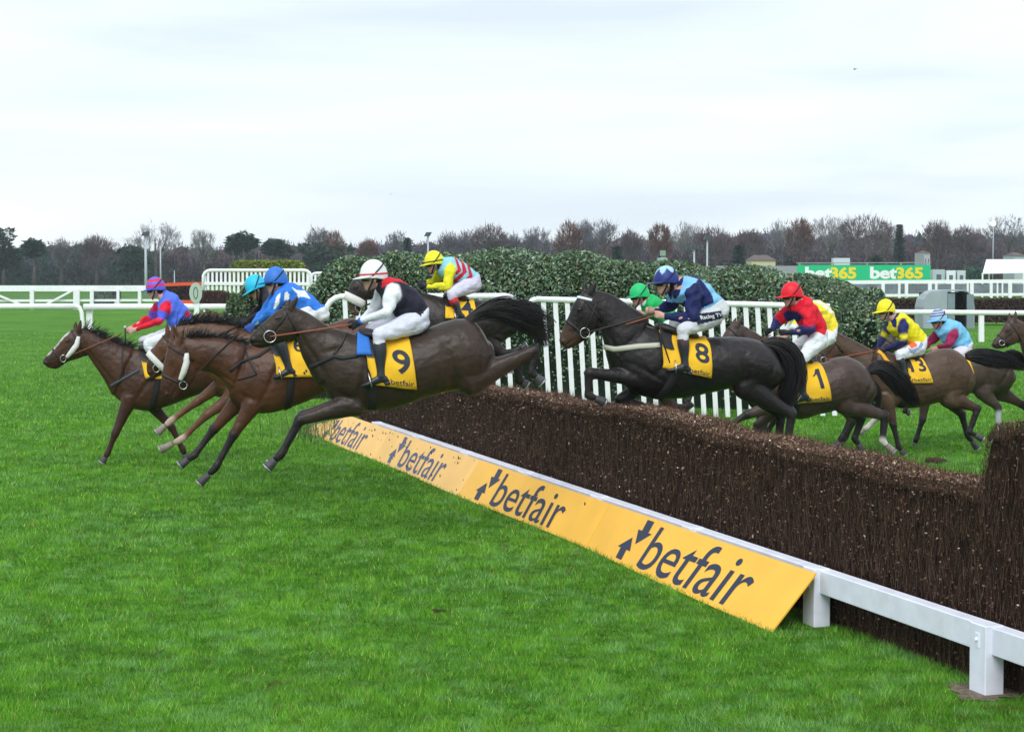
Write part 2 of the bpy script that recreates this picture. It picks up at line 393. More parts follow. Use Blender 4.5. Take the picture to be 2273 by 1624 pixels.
# ---- advertising boards leaning on the rail
ARW = [(0, 0), (.34, 0), (.34, .52), (.0, .52)]
def arrow(up):
    # unit arrow in a box 0..1 x 0..1
    P = [(.30, 0), (.78, 0), (.72, .45), (1.0, .45), (.62, 1.0), (-.02, .45), (.24, .45)]
    return P if up else [(1 - x, 1 - y) for x, y in P]
def boards():
    sE = [-.17, 4.2, 8.6, 13.0, 18.0]
    def bot(s): return FL(s, .44 - .10 * min(1, max(0, s) / 4) + .02 * math.sin(s * .9), .005)
    sk = 15.6
    def topp(s):
        z = .415; o = .088
        if s > sk: t = min(1, (s - sk) / (sE[-1] - sk)); z -= .30 * t; o += .06 * t
        return FL(s, o, z)
    def B(s, v, off=0.0):
        a, b = bot(s), topp(s); p = a.lerp(b, v); n = U.cross(b - a).normalized()
        if n.dot(NN) < 0: n = -n
        return p + n * off
    orange = (.97, .52, .060)
    labs = ['orange advertising board nearest the camera, clean, reaching the white corner post', 'second orange board from the camera, clean saturated orange', 'third orange board from the camera, faded peach with bluish letters and mud flecks', 'farthest orange board, faded and mud-spattered, its far end sagging to the turf']
    for k in range(4):
        root = empty('advertising_board', bot((sE[k] + sE[k + 1]) / 2), labs[k], 'board', 'orange boards along the foot of the fence')
        fade = [0, .0, .45, .5][k]
        col = tuple(o_ * (1 - fade) + f * fade for o_, f in zip(orange, (.95, .60, .26)))
        ink = tuple(o_ * (1 - fade) + f * fade for o_, f in zip((.022, .035, .075), (.12, .15, .32)))
        V = []; Fc = []; n = 26
        for i in range(n + 1):
            s = sE[k] + .004 + (sE[k + 1] - sE[k] - .008) * i / n
            for v, off in ((0, 0), (1, 0), (1, -.012), (0, -.012)): V.append(B(s, v, off))
        for i in range(n):
            for j in range(4): l = (j + 1) % 4; Fc.append((i * 4 + j, i * 4 + l, i * 4 + 4 + l, i * 4 + 4 + j))
        Fc.append((0, 1, 2, 3)); Fc.append((n * 4 + 3, n * 4 + 2, n * 4 + 1, n * 4))
        mk('panel', V, Fc, mat('board_orange%d' % k, col, .45, .35, noise=(2.5, .06)), root, False, fix=True)
        # wording: arrows then the word, letters nearly as tall as the board
        sA = [3.46, 8.10, 12.45, 16.65][k]; sB = [.58, 5.2, 9.66, 13.98][k]; ln = sA - sB
        pt = lambda x, y, o=.003: B(sA - ln * x, y, o)
        mb = MB(); TV, TF, _ = textmesh('betfair', .002, .0, 1.0, 0)
        f = lambda x, y: (.225 + .775 * x, .075 + .83 * y)
        bmv = [pt(*f(x, y)) for x, y in TV]; mb.add(bmv, TF)
        for (x0, y0, w_, h_, upw) in ((0.0, .08, .115, .46, True), (.078, .44, .115, .50, False)):
            A_ = arrow(upw); ctr = (.5, .5)
            mb.add([pt(x0 + w_ * x, y0 + h_ * y) for x, y in A_], [tuple(range(len(A_)))])
        mb.build('lettering', mat('board_ink%d' % k, ink, .5, .3), root, False, fix=False)
        if k >= 1:
            mud = MB(); r = random.Random(k)
            for _ in range([0, 3, 26, 34][k]):
                s = r.uniform(sE[k], sE[k + 1]); v = r.uniform(.1, .95); c = B(s, v, .004); q = r.uniform(.006, .022)
                mud.ell(c, U * q * r.uniform(.6, 1.4), Vector((0, 0, q * r.uniform(.8, 2))), NN * .004, n=6)
            tag(mud.build('mud_flecks', mat('mud', (.05, .03, .018), .8, .2), root), kind='stuff')
boards()

# bare soil round the near post
def soil():
    for i, (s, o) in enumerate(((-2.37, .03),)):
        V = [FL(s, o, .006)]; n = 28
        for k in range(n):
            a = 2 * math.pi * k / n; r = .27 * (1 + .25 * math.sin(3 * a + 1) + .12 * math.sin(7 * a)); V.append(FL(s + r * .9 * math.cos(a), o + r * .75 * math.sin(a), .006))
        tag(mk('bare_soil', V, [(0, 1 + k, 1 + (k + 1) % n) for k in range(n)], mat('soil', (.16, .13, .10), .95, .1, noise=(25, .4), bump=(60, .6, .01)), None, False), kind='structure')
soil()

# ---- grass blades
def grass():
    n = 1500000
    # sample in (Z, x) with density falling with distance
    t = rng.random(n); Zmin, Zmax = 9.3, 80.0
    Z = Zmin * (Zmax / Zmin) ** (t ** 1.12)
    X = (rng.random(n) * 2 - 1) * (Z * .29 + 2.5)
    # keep clear of the soil patch and the brush body
    P = np.stack([X, Z, np.zeros(n)], axis=1); rel = P - np.array(G0); ss = rel @ np.array(U); oo = rel @ np.array(NN)
    keep = ~((oo < -.17) & (oo > -1.15) & (ss < SFAR) & (ss > -8))
    keep &= ~(((ss + 2.37) ** 2 + (oo - .03) ** 2 < .23 ** 2))
    keep &= ~((oo < .33) & (oo > -.2) & (ss < 18) & (ss > -.25) & (rng.random(n) < .8))
    keep &= rng.random(n) < np.clip(1.6 - Z / 40, .12, 1)
    P = P[keep]; Z = Z[keep]; n = len(P)
    k = Z / 11.0
    def vn(sx, seed):       # smooth value noise
        r = np.random.default_rng(seed); g = r.random((256, 256)); x = P[:, 0] / sx + 100; y = P[:, 1] / sx + 100
        xi = np.floor(x).astype(int); yi = np.floor(y).astype(int); fx = x - xi; fy = y - yi; fx = fx * fx * (3 - 2 * fx); fy = fy * fy * (3 - 2 * fy)
        q = lambda a, b: g[a % 256, b % 256]
        return (q(xi, yi) * (1 - fx) + q(xi + 1, yi) * fx) * (1 - fy) + (q(xi, yi + 1) * (1 - fx) + q(xi + 1, yi + 1) * fx) * fy
    a1, a2, a3 = vn(1.6, 1), vn(.42, 2), vn(.13, 3)
    clump = .12 * a1 + .33 * a2 + .55 * a3
    h = (.014 + .024 * np.clip((clump - .25) * 1.8, 0, 1) + .016 * rng.random(n)) * (1 + .15 * (k - 1))
    ang = rng.random(n) * 2 * math.pi + 0; lean = .3 + .7 * rng.random(n) + .2 * a2
    wa = vn(.35, 5) * 2 * math.pi * 2
    D = np.stack([np.cos(ang) + np.cos(wa) * .5, np.sin(ang) + np.sin(wa) * .5, 1 / lean], axis=1); D /= np.linalg.norm(D, axis=1)[:, None]
    B = P + D * h[:, None] * 1.35
    aw = rng.random(n) * math.pi; wdt = (.0016 + .0014 * rng.random(n)) * k ** .9
    W = np.stack([np.cos(aw), np.sin(aw) * .4, np.zeros(n)], axis=1) * wdt[:, None]
    g1 = np.array([.040, .150, .013]); g2 = np.array([.120, .340, .026]); g3 = np.array([.28, .48, .10])
    a4 = vn(3.7, 9); m1 = np.clip(.5 + 2.3 * (clump - .5) + rng.normal(size=n) * .34 + (a4 - .5) * .25, 0, 1)[:, None]
    cols = g1 * (1 - m1) + g2 * m1; pale = rng.random(n) < .04 + .10 * a2 * (a3 > .45); cols[pale] = g3 * (.7 + .6 * rng.random((pale.sum(), 1)))
    straw = rng.random(n) < .02; cols[straw] = np.array([.30, .26, .12])
    P[:, 2] -= .004
    pa = np.clip((vn(.6, 21) * .3 + vn(.12, 22) * .7 - .46) * 3.2, 0, 1) * (rng.random(n) ** 1.2) * 1.6; pa = pa[:, None] * .75
    cols = cols * (1 - pa) + (np.array([.165, .36, .125]) * (.75 + .5 * rng.random((n, 1)))) * pa
    dk = np.clip((vn(.3, 31) * .5 + vn(.11, 32) * .5 - .56) * 5, 0, 1)[:, None]; cols = cols * (1 - .30 * dk)
    B[:, 2] = P[:, 2] + (B[:, 2] - P[:, 2]) * (1 - .35 * dk[:, 0]); cols *= np.array([1.16, 1.09, 1.10])
    br = (vn(.10, 41) > .86) & (vn(.8, 42) > .55); cols[br] = cols[br] * .4 + np.array([.10, .075, .035]) * .6; cols = np.clip(cols, .003, 1)
    o = trimesh('grass', P, B, W, cols, mat('grass_blade', attr=True, rough=.9, spec=.04)); tag(o, kind='stuff')
    # divots kicked out of the turf behind the fence and in front
grass()
def weeds():
    n = 1500; c = FL(SFAR + .9, -.3); P = np.array(c)[None] + rng.normal(size=(n, 3)) * np.array([.55, .7, 0]); B = P + rng.normal(size=(n, 3)) * .10; B[:, 2] = .15 + .5 * rng.random(n)
    W = rng.normal(size=(n, 3)) * .004; W[:, 2] = 0
    tag(trimesh('long_grass', P, B, W, pickcol(n, [(.05, .13, .03), (.12, .2, .08), (.2, .24, .14)], None, .25), mat('grass_blade')), kind='stuff')
weeds()
def debris():
    r = random.Random(4)
    for px, py, q in ((975, 1357, .035), (1290, 1292, .018), (650, 1240, .012), (2085, 1028, .12)):
        g = gnd(px, py); mb = MB()
        for _ in range(4): mb.ell(g + Vector((r.uniform(-q, q), r.uniform(-q, q) * .6, q * .3)), (q * r.uniform(.6, 1), 0, 0), (0, q * .6, 0), (0, 0, q * r.uniform(.3, .5)), n=8)
        lab = {975: 'small brown divot of turf lying alone on the open foreground grass', 1290: 'tiny brown leaf scrap on the grass just below the boards', 650: 'tiny dark clod on the grass left of centre', 2085: 'dark clod of turf behind the brush fence near its tall wing'}[px]
        tag(mb.build('turf_clod', mat('mud'), None), lab, 'clod')
debris()

# ---- steel-white wing rails with upright bars behind the jumping horses
def bar_panel(root, xs, ytop, ybot, Zl, Zr, pitch, barw, lean=0.0, topr=.06, curve=None, barspan=None):
    x0, x1 = xs; n = int((x1 - x0) / pitch)
    Zx = lambda x: Zl + (Zr - Zl) * (x - x0) / (x1 - x0)
    yt = lambda x: ytop[0] + (ytop[1] - ytop[0]) * (x - x0) / (x1 - x0)
    yb = lambda x: ybot[0] + (ybot[1] - ybot[0]) * (x - x0) / (x1 - x0)
    t = MB(); pts = []
    cs = 1 if Zl < 50 else .45
    if curve and curve[0]: pts += [at(x0 - 34 * cs, yt(x0) + curve[0], Zl), at(x0 - 32 * cs, yt(x0) + curve[0] * .45 * cs, Zl), at(x0 - 24 * cs, yt(x0) + 12 * cs, Zl), at(x0 - 12 * cs, yt(x0) + 3 * cs, Zl)]
    pts += [at(x0 + (x1 - x0) * k / 6, yt(x0 + (x1 - x0) * k / 6), Zx(x0 + (x1 - x0) * k / 6)) for k in range(7)]
    if curve and curve[1]: pts += [at(x1 + 12 * cs, yt(x1) + 3 * cs, Zr), at(x1 + 24 * cs, yt(x1) + 12 * cs, Zr), at(x1 + 32 * cs, yt(x1) + curve[1] * .45 * cs, Zr), at(x1 + 34 * cs, yt(x1) + curve[1], Zr)]
    t.tube(pts, topr, 10); t.build('top_rail', WHITE, root)
    a, b = barspan or (x0, x1); k = 0; x = a
    while x <= b:
        m = MB(); Z = Zx(min(max(x, x0), x1)); p = at(x, yt(x) + 2, Z); q = at(x + lean * (yb(x) - yt(x)), yb(x), Z)
        q.z = max(q.z, -.02)
        m.box((p + q) / 2, Vector((barw / 2, 0, 0)), Vector((0, .012, 0)), (p - q) / 2)
        m.build('upright_bar', WHITE, root, False); x += pitch
def wings():
    r = empty('wing_rail', gnd(1500, 929), 'white barred wing rail behind the navy and light blue jockey, its left end rounded', 'barrier', 'white wing rails before the laurel hedge')
    bar_panel(r, (1190, 1842), (664, 680), (931, 922), 34.2, 33.8, 26.4, .085, .055, .052, None, (1206, 1846))
    t = MB(); t.tube([at(1172, 673, 34.2), at(1180, 667, 34.2), at(1190, 664, 34.2)], [.02, .045, .052], 10); t.build('rounded_end', WHITE, r)
    r = empty('wing_rail', gnd(940, 919), 'white barred wing rail behind the yellow-capped jockey in red chevrons, both ends curved over', 'barrier', 'white wing rails before the laurel hedge')
    bar_panel(r, (757, 1122), (658, 657), (915, 925), 35.6, 34.6, 27.5, .085, .055, .055, (52, 22), (765, 1140))
wings()

# ---- hedges of broad leaves
def hedge(name, label, path, leafcol, n, lsz, m='leafy', cat='hedge', coremat=None, group=None, seed=1, bump=.12):
    """path: list of (x_left/right points) -> (point on ground centre line, height, half thickness)"""
    root = empty(name, path[len(path) // 2][0], label, cat, group)
    K = len(path); 
    def sample(t):
        f = t * (K - 1); i = min(K - 2, int(f)); u = f - i; a, b = path[i], path[i + 1]
        return a[0].lerp(b[0], u), a[1] + (b[1] - a[1]) * u, a[2] + (b[2] - a[2]) * u
    V = []; Fc = []; M = 60; Q = 12
    for i in range(M + 1):
        c, h, th = sample(i / M); d = (sample(min(1, i / M + .01))[0] - sample(max(0, i / M - .01))[0]).normalized(); nrm = Vector((-d.y, d.x, 0))
        for j in range(Q + 1):
            a = math.pi * j / Q; cc, s_ = math.cos(a), math.sin(a)
            w_ = th * (abs(cc) ** .4) * (1 if cc > 0 else -1); z = h * (s_ ** .45 if s_ > 0 else 0)
            k = 1 - .10 - bump * .5 * (math.sin(i * .9 + j) * .3 + math.sin(i * .37 + j * 2.1) * .4)
            V.append(c + nrm * w_ * k + Vector((0, 0, z * (k if k < 1 else 1))))
    for i in range(M):
        for j in range(Q): a = i * (Q + 1) + j; Fc.append((a, a + 1, a + Q + 2, a + Q + 1))
    Fc.append(tuple(range(Q + 1))); Fc.append(tuple(M * (Q + 1) + j for j in range(Q + 1))[::-1])
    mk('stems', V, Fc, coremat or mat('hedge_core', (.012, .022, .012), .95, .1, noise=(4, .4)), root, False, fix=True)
    P = np.empty((n, 3)); Nn = np.empty((n, 3)); r = random.Random(seed)
    for k in range(n):
        t = r.random(); a = math.pi * (r.random() ** .85 if r.random() < .5 else 1 - r.random() ** .85)
        if r.random() < .25: a = math.pi * (.3 + .4 * r.random())
        c, h, th = sample(t); d = (sample(min(1, t + .01))[0] - sample(max(0, t - .01))[0]).normalized(); nrm = Vector((-d.y, d.x, 0)); cc, s_ = math.cos(a), math.sin(a)
        lump = 1 + bump * (.5 * math.sin(t * 60 + a * 3) + .5 * math.sin(t * 23 - a * 5)) * .5 + r.uniform(-.12, .05)
        p = c + nrm * th * (abs(cc) ** .4) * (1 if cc > 0 else -1) * lump + Vector((0, 0, h * (s_ ** .45) * (1 + (lump - 1) * .45)))
        if t < .02 or t > .98: p += d * r.uniform(-.3, .3)
        P[k] = p; Nn[k] = (nrm * cc + Vector((0, 0, s_ + .25))).normalized()
    o = leafmesh('leaves', P, Nn, lsz * (.6 + .8 * rng.random(n)), leafcol(n), mat(m, attr=True, rough=.5, spec=.3), root, .5, .45); tag(o, kind='stuff')
    return root
laurel = lambda n: pickcol(n, [(.05, .105, .045), (.11, .19, .10), (.20, .295, .19), (.31, .40, .32), (.18, .20, .065), (.09, .07, .035)], [.22, .30, .28, .09, .07, .04], .28)
def hp(px, ytop, Z, th):  # hedge node: pixel column, pixel height of the top, depth
    g = at(px, 0, Z); g.z = 0; top = at(px, ytop, Z - th * .3).z; return (g, top, th)
hedge('laurel_hedge', 'long broad-leaved green hedge behind the white wing rails in the middle of the course', 
      [hp(690, 660, 40, .5), hp(730, 622, 40, .9), hp(780, 590, 39.6, 1.0), hp(870, 572, 39.2, 1.1), hp(950, 566, 39, 1.1), hp(1080, 568, 38.6, 1.1), hp(1250, 573, 38.2, 1.1), hp(1350, 575, 38, 1.1), hp(1450, 588, 37.6, 1.1), hp(1600, 602, 37.2, 1.1), hp(1740, 614, 36.8, 1.1), hp(1840, 622, 36.4, 1.1), hp(1905, 642, 36.2, 1.0), hp(1938, 668, 36, .8), hp(1950, 730, 36, .45)], laurel, 150000, .068, seed=2, bump=.22)
hedge('shrub', 'loose grey-green shrub behind the cyan-capped jockey, left of the long hedge', [hp(488, 712, 47, .3), hp(510, 662, 47, .6), hp(545, 642, 47, .8), hp(590, 636, 47, .8), hp(640, 655, 47, .7), hp(680, 690, 47, .4)], lambda n: pickcol(n, [(.05, .09, .035), (.09, .15, .06), (.16, .22, .12), (.35, .42, .38)], [.4, .35, .2, .05], .25), 15000, .075, cat='shrub', seed=3, bump=.35)
hedge('shrub', 'low brown withered shrub beside the post of the round white sign', [hp(395, 735, 50, .3), hp(425, 702, 50, .6), hp(470, 694, 50, .8), hp(530, 700, 50, .8), hp(600, 712, 50, .5)], lambda n: pickcol(n, [(.10, .06, .04), (.16, .10, .065), (.08, .08, .04)], None, .25), 9000, .06, cat='shrub', seed=4, bump=.3)
# ================================================================== background
def upright(mb, px, ytop, ybot, Z, wpx, dpt=.06):
    p, q = at(px, ytop, Z), at(px, ybot, Z); q.z = max(q.z, 0.0); w_ = wpx / 2 / F * Z
    mb.box((p + q) / 2, (w_, 0, 0), (0, dpt, 0), (p - q) / 2)
def beam(mb, x0, y0, x1, y1, Z0, Z1, hpx, dpt=.05):
    a, b = at(x0, y0, Z0), at(x1, y1, Z1); hh = hpx / 2 / F * Z0; ax = (b - a) / 2; side = Vector((-ax.y, ax.x, 0)).normalized() * dpt
    up = ax.cross(side).normalized() * hh
    mb.box((a + b) / 2, ax, side, up)
def running_rail():
    Z = 76.0; r = empty('running_rail', gnd(300, 600 + 2.6 * F / Z), 'nearer white running rail on the left, its joint curving down behind the leading horse', 'rail', 'white running rails across the course on the left')
    t = MB(); t.tube([at(-160, 680, Z), at(170, 680, Z)], .115, 12); t.build('top_rail', WHITE, r)
    t = MB(); t.tube([at(186, 681, Z - .3), at(560, 681, Z - .3)], .125, 12); t.build('top_rail', WHITE, r)
    t = MB(); t.tube([at(168, 679, Z - .35), at(176, 682, Z - .35), at(181, 692, Z - .35), at(183, 712, Z - .35), at(184, 747, Z - .35)], .085, 10); t.build('curved_end', WHITE, r)
    for x, yb in ((-100, 747), (199, 747), (437, 747)):
        m = MB(); upright(m, x, 684, yb, Z - .1, 13, .09); m.build('post', WHITE, r, False)
    # round distance marker on its post
    q = empty('marker_post', gnd(437, 747), 'white post with an oval numbered disc, left of the white barred panels', 'marker')
    m = MB(); upright(m, 437, 665, 700, Z - .45, 10, .05); m.build('post', WHITE, q, False)
    c = at(437, 650, Z - .5); m = MB(); m.tube([c + Vector((0, -.03, 0)), c + Vector((0, .03, 0))], .40, 28); o = m.build('disc', mat('disc', (.42, .52, .45), .5), q, False)
    m = MB(); m.tube([c + Vector((.13 * math.cos(a), -.035, .22 * math.sin(a))) for a in [i * math.pi / 8 for i in range(16)]], .022, 6, True); m.build('number', mat('disc_ink', (.08, .12, .09), .6), q)
    for o in q.children:
        if o.name.startswith(('disc', 'number')):
            for v in o.data.vertices: v.co.x = (v.co.x) * .62
    # farther heavy rail with diagonal braces and wire mesh
    Z = 128.0; r = empty('running_rail', gnd(200, 600 + 2.6 * F / Z), 'farther white railing on the left with diagonal braces and wire mesh, under the dark trees', 'rail', 'white running rails across the course on the left')
    m = MB(); beam(m, -200, 640, 440, 640, Z, Z, 13, .1); m.build('top_rail', WHITE, r, False)
    m = MB(); beam(m, -200, 668, 375, 666, Z, Z, 5, .08); m.build('bottom_rail', WHITE, r, False)
    for x, w_ in ((-110, 10), (-50, 8), (71, 9), (170, 14), (204, 8), (310, 7), (262, 6)):
        m = MB(); upright(m, x, 642, 687, Z - .2, w_, .08); m.build('post', WHITE, r, False)
    for a, b in (((-40, 640), (56, 680)), ((94, 680), (160, 645))):
        m = MB(); beam(m, a[0], a[1], b[0], b[1], Z - .25, Z - .25, 4.5, .05); m.build('brace', WHITE, r, False)
    m = MB(); 
    for k in range(130):
        x = -120 + k * 3.4; p, q2 = at(x, 646, Z + .1), at(x, 684, Z + .1); m.tube([p, q2], .012, 3)
    for k in range(5): m.tube([at(-120, 650 + 7 * k, Z + .1), at(325, 650 + 7 * k, Z + .1)], .01, 3)
    tag(m.build('wire_mesh', mat('wire', (.16, .19, .18), .5), r, False), kind='stuff')
running_rail()
def leaf_box(name, label, x0, x1, ytop, ybot, Z, depth, pal, n, sz, cat='hedge', rnd=.25):
    g = at((x0 + x1) / 2, 600, Z + depth / 2); g.z = 0; root = empty(name, g, label, cat)
    L_ = (x1 - x0) / 2 / F * Z; zt = at(x0, ytop, Z).z; zb = max(0, at(x0, ybot, Z).z)
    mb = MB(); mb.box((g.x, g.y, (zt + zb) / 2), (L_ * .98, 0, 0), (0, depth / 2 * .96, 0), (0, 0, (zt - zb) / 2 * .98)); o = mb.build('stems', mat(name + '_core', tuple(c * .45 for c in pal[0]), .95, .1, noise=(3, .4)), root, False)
    P = []; Nn = []
    for _ in range(n):
        f = rng.random(); u = rng.random() * 2 - 1
        if f < .6: p = (g.x + u * L_, g.y - depth / 2, zb + (zt - zb) * rng.random()); nn = (0, -1, .3)
        elif f < .9: p = (g.x + u * L_, g.y + (rng.random() - .5) * depth, zt); nn = (0, 0, 1)
        else: sg = 1 if rng.random() < .5 else -1; p = (g.x + sg * L_, g.y + (rng.random() - .5) * depth, zb + (zt - zb) * rng.random()); nn = (sg, 0, .2)
        dz = p[2] - zt + rnd; k = max(0, abs(p[0] - g.x) - (L_ - rnd))
        p = (p[0] + rng.normal() * sz * .4, p[1] + rng.normal() * sz * .4, min(p[2], zt - k * k / rnd * .6) + rng.normal() * sz * .35); P.append(p); Nn.append(nn)
    P = np.array(P); P[:, 2] = P[:, 2].clip(0.02)
    tag(leafmesh('leaves', P, np.array(Nn, float), sz * (.6 + .8 * rng.random(n)), pickcol(n, pal, None, .25), mat('leafy2', attr=True, rough=.7, spec=.2), root, .5, .4), kind='stuff')
    return root
leaf_box('clipped_hedge', 'clipped yellow-green hedge top showing above the tall white barred panel', 519, 673, 581, 640, 116, 2.0, [(.17, .22, .03), (.27, .31, .045), (.10, .14, .03)], 9000, .14, rnd=.4)
leaf_box('brush_fence', 'dark brown brush fence with orange rails, far off on the left behind the marker post', 366, 446, 634, 683, 124, 1.4, [(.045, .025, .022), (.07, .04, .03)], 3500, .12, 'fence')
def orange_rails():
    r = empty('orange_rail', gnd(400, 686), 'orange-red padded rails top and bottom on the far dark brush fence', 'rail')
    for y0, y1, hh in ((632, 629, 7), (673, 673, 14)):
        m = MB(); beam(m, 360, y0, 447, y1, 122.4, 122.4, hh, .12); m.build('padding', mat('orange_pad', (.75, .09, .03), .6), r, False)
    for x in (362, 445): m = MB(); upright(m, x, 630, 688, 122.6, 4, .05); m.build('post', WHITE, r, False)
orange_rails()
def barriers():
    Z = 100.0
    r = empty('barred_panel', gnd(570, 711), 'wide white barred panel with rounded top corners before the clipped yellow-green hedge', 'barrier', 'white barred panels left of the laurel hedge')
    bar_panel(r, (466, 676), (600, 600), (652, 656), Z, Z, 9.6, .115, 0, .085, (54, 54), (462, 690)); 
    m = MB(); beam(m, 452, 629, 694, 630, Z, Z, 7); m.build('middle_rail', WHITE, r, False)
    for x in (455, 573, 690): m = MB(); upright(m, x, 612, 711, Z + .1, 6); m.build('post', WHITE, r, False)
    Z = 112.0
    r = empty('barred_panel', gnd(725, 700), 'smaller white barred panel beside the left end of the laurel hedge', 'barrier', 'white barred panels left of the laurel hedge')
    bar_panel(r, (702, 752), (606, 605), (636, 636), Z, Z, 9, .11, 0, .075, (26, 0), (700, 756))
    m = MB(); beam(m, 680, 634, 800, 637, Z - .3, Z - .3, 5); m.build('middle_rail', WHITE, r, False)
    for y in (613, 621, 628): m = MB(); beam(m, 690, y, 754, y, Z + .1, Z + .1, 1.6, .03); m.build('cross_bar', WHITE, r, False)
    for x in (712, 752, 796): m = MB(); upright(m, x, 620, 700, Z - .1, 6); m.build('post', WHITE, r, False)
    # dark brush end by the marker post
    leaf_box('brush_fence', 'rounded dark brown brush end just right of the round marker, before the white barred panel', 444, 505, 649, 682, 96, 1.2, [(.035, .02, .02), (.06, .035, .03), (.14, .05, .03)], 2500, .12, 'fence')
barriers()
def kiosk():
    r = empty('kiosk', gnd(262, 684), 'small dark roofed stand on a white base behind the mesh railing', 'stand')
    Z = 134.0; m = MB(); beam(m, 247, 640, 272, 640, Z, Z, 7, .4); m.build('roof', mat('dark', (.02, .02, .025), .7), r, False)
    m = MB(); upright(m, 259, 642, 668, Z + .3, 16, .3); m.build('screen', mat('dark2', (.03, .032, .036), .7), r, False)
    m = MB(); upright(m, 261, 664, 684, Z, 11, .3); m.build('base', WHITE, r, False)
kiosk()
leaf_box('bush', 'pale green bush behind the mesh railing left of the striped-cap jockey', 214, 246, 646, 680, 150, 2.5, [(.10, .17, .12), (.16, .24, .17), (.07, .13, .09)], 1500, .22, 'bush', .6)

def right_side():
    # near single running rail
    Z = 70.5; r = empty('running_rail', gnd(2178, 758), 'single white running rail crossing behind the last horses on the right', 'rail')
    t = MB(); t.tube([at(1925, 692, Z), at(2500, 696, Z)], .095, 12); t.build('top_rail', WHITE, r)
    for x in (1905, 2178, 2450): m = MB(); upright(m, x, 697, 760, Z + .05, 11, .08); m.build('post', WHITE, r, False)
    # double rail farther off
    Z = 172.0; r = empty('running_rail', gnd(2100, 665), 'tall far white railing under the green sign and the tent, right side', 'rail')
    m = MB(); beam(m, 1790, 627, 2420, 623, Z, Z, 8, .1); m.build('top_rail', WHITE, r, False)
    m = MB(); beam(m, 1900, 656, 2420, 652, Z, Z, 6, .1); m.build('bottom_rail', WHITE, r, False)
    for x, w_ in ((1960, 7), (1996, 5), (2012, 7), (2064, 8), (2078, 5), (2115, 7), (2148, 4), (2157, 8), (2200, 6), (2214, 3), (2225, 3), (2242, 8), (2275, 6), (2310, 6)):
        m = MB(); upright(m, x, 628, 662, Z - .1, w_, .08); m.build('post', WHITE, r, False)
    m = MB(); m.box(at(2110, 643, Z + 4), (14, 0, 0), (0, .3, 0), (0, 0, .52)); tag(m.build('grey_screen', mat('screen', (.16, .19, .22), .7, noise=(1, .4)), r, False))
    # brush fence across the right
    leaf_box('brush_fence', 'low straight brown brush fence across the right background behind the grey shelter', 1935, 2480, 665, 716, 92, 1.2, [(.06, .033, .024), (.10, .06, .04), (.04, .03, .02)], 16000, .10, 'fence', .15)
    # grey arched shelter
    Z = 87.0; r = empty('shelter', gnd(2108, 730), 'grey arched metal shelter with an open dark doorway, behind the white rail', 'shelter')
    px = lambda n: n / F * Z
    g = gnd(2050, 728); g = Vector((at(2050, 700, Z).x, Z, 0)); W_ = px(76); Hh = px(84); D = 1.9
    mg = mat('shelter_grey', (.33, .38, .42), .45, .4, noise=(1.2, .12)); md = mat('shelter_side', (.20, .26, .30), .5, .3, noise=(2, .15))
    prof_ = [(0, 0), (0, .62 * Hh), (.05 * W_, .8 * Hh), (.18 * W_, .94 * Hh), (.38 * W_, Hh), (W_, Hh * 1.0), (W_, Hh * .97), (.38 * W_, .97 * Hh), (.2 * W_, .91 * Hh), (.09 * W_, .78 * Hh), (.04 * W_, .6 * Hh), (.04 * W_, 0)]
    # curved shell, sweeping to the right-hand open end
    V = []; Fc = []; sk = Vector((px(40), 1.1, 0))
    arc = [(0, 0), (0, .55), (.03, .74), (.10, .88), (.22, .97), (.36, 1.0)]
    def shell(o, wd, dirv, name, mt, thick=.05):
        mb = MB(); pts = [(o + Vector((wd * a, 0, Hh * b))) for a, b in arc] + [(o + Vector((wd * (1 - a * .6), 0, Hh * b))) for a, b in arc[::-1]]
        for i in range(len(pts) - 1):
            a, b = pts[i], pts[i + 1]; ax = (b - a) / 2; nrm = Vector((-ax.z, 0, ax.x)).normalized() * thick / 2
            mb.box((a + b) / 2 + dirv / 2, ax * 1.01, dirv / 2, nrm)
        return mb.build(name, mt, r, False)
    shell(g, px(112), Vector((0, 1.8, 0)), 'curved_shell', mg)
    fp = [(px(1), 0), (px(52), 0), (px(52), Hh * .985)] + [(px(24) - px(23) * math.sin(a), Hh * .985 - px(24) * (1 - math.cos(a))) for a in np.linspace(0, math.pi / 2, 8)]
    V = [g + Vector((x, y, z)) for y in (-.05, .01) for x, z in fp]; n_ = len(fp); mk('front_panel', V, [tuple(range(n_)), tuple(range(n_, 2 * n_))[::-1]] + [(i, (i + 1) % n_, n_ + (i + 1) % n_, n_ + i) for i in range(n_)], mg, r, False, fix=True)
    mb = MB(); mb.box(g + Vector((px(61), -.0, Hh * .46)), (px(8), 0, 0), (0, .04, 0), (0, 0, Hh * .46)); mb.build('door_frame', md, r, False)
    mb = MB(); mb.box(g + Vector((px(103), -.0, Hh * .45)), (px(7.5), 0, 0), (0, .04, 0), (0, 0, Hh * .45)); mb.build('door_frame', md, r, False)
    mb = MB(); mb.box(g + Vector((px(60), 1.75, Hh * .47)), (px(52), 0, 0), (0, .03, 0), (0, 0, Hh * .47)); mb.build('back_panel', mat('dark'), r, False)
    # green sign
    Z = 196.0; r = empty('advertising_sign', gnd(1917, 657), 'long green sign with white and yellow wording beyond the laurel hedge', 'sign')
    mb = MB(); a, b = at(1770, 588, Z), at(2065, 622, Z); mb.box((a + b) / 2, ((b.x - a.x) / 2, 0, 0), (0, .15, 0), (0, 0, (a.z - b.z) / 2)); mb.build('panel', mat('sign_green', (.004, .50, .22), .5), r, False)
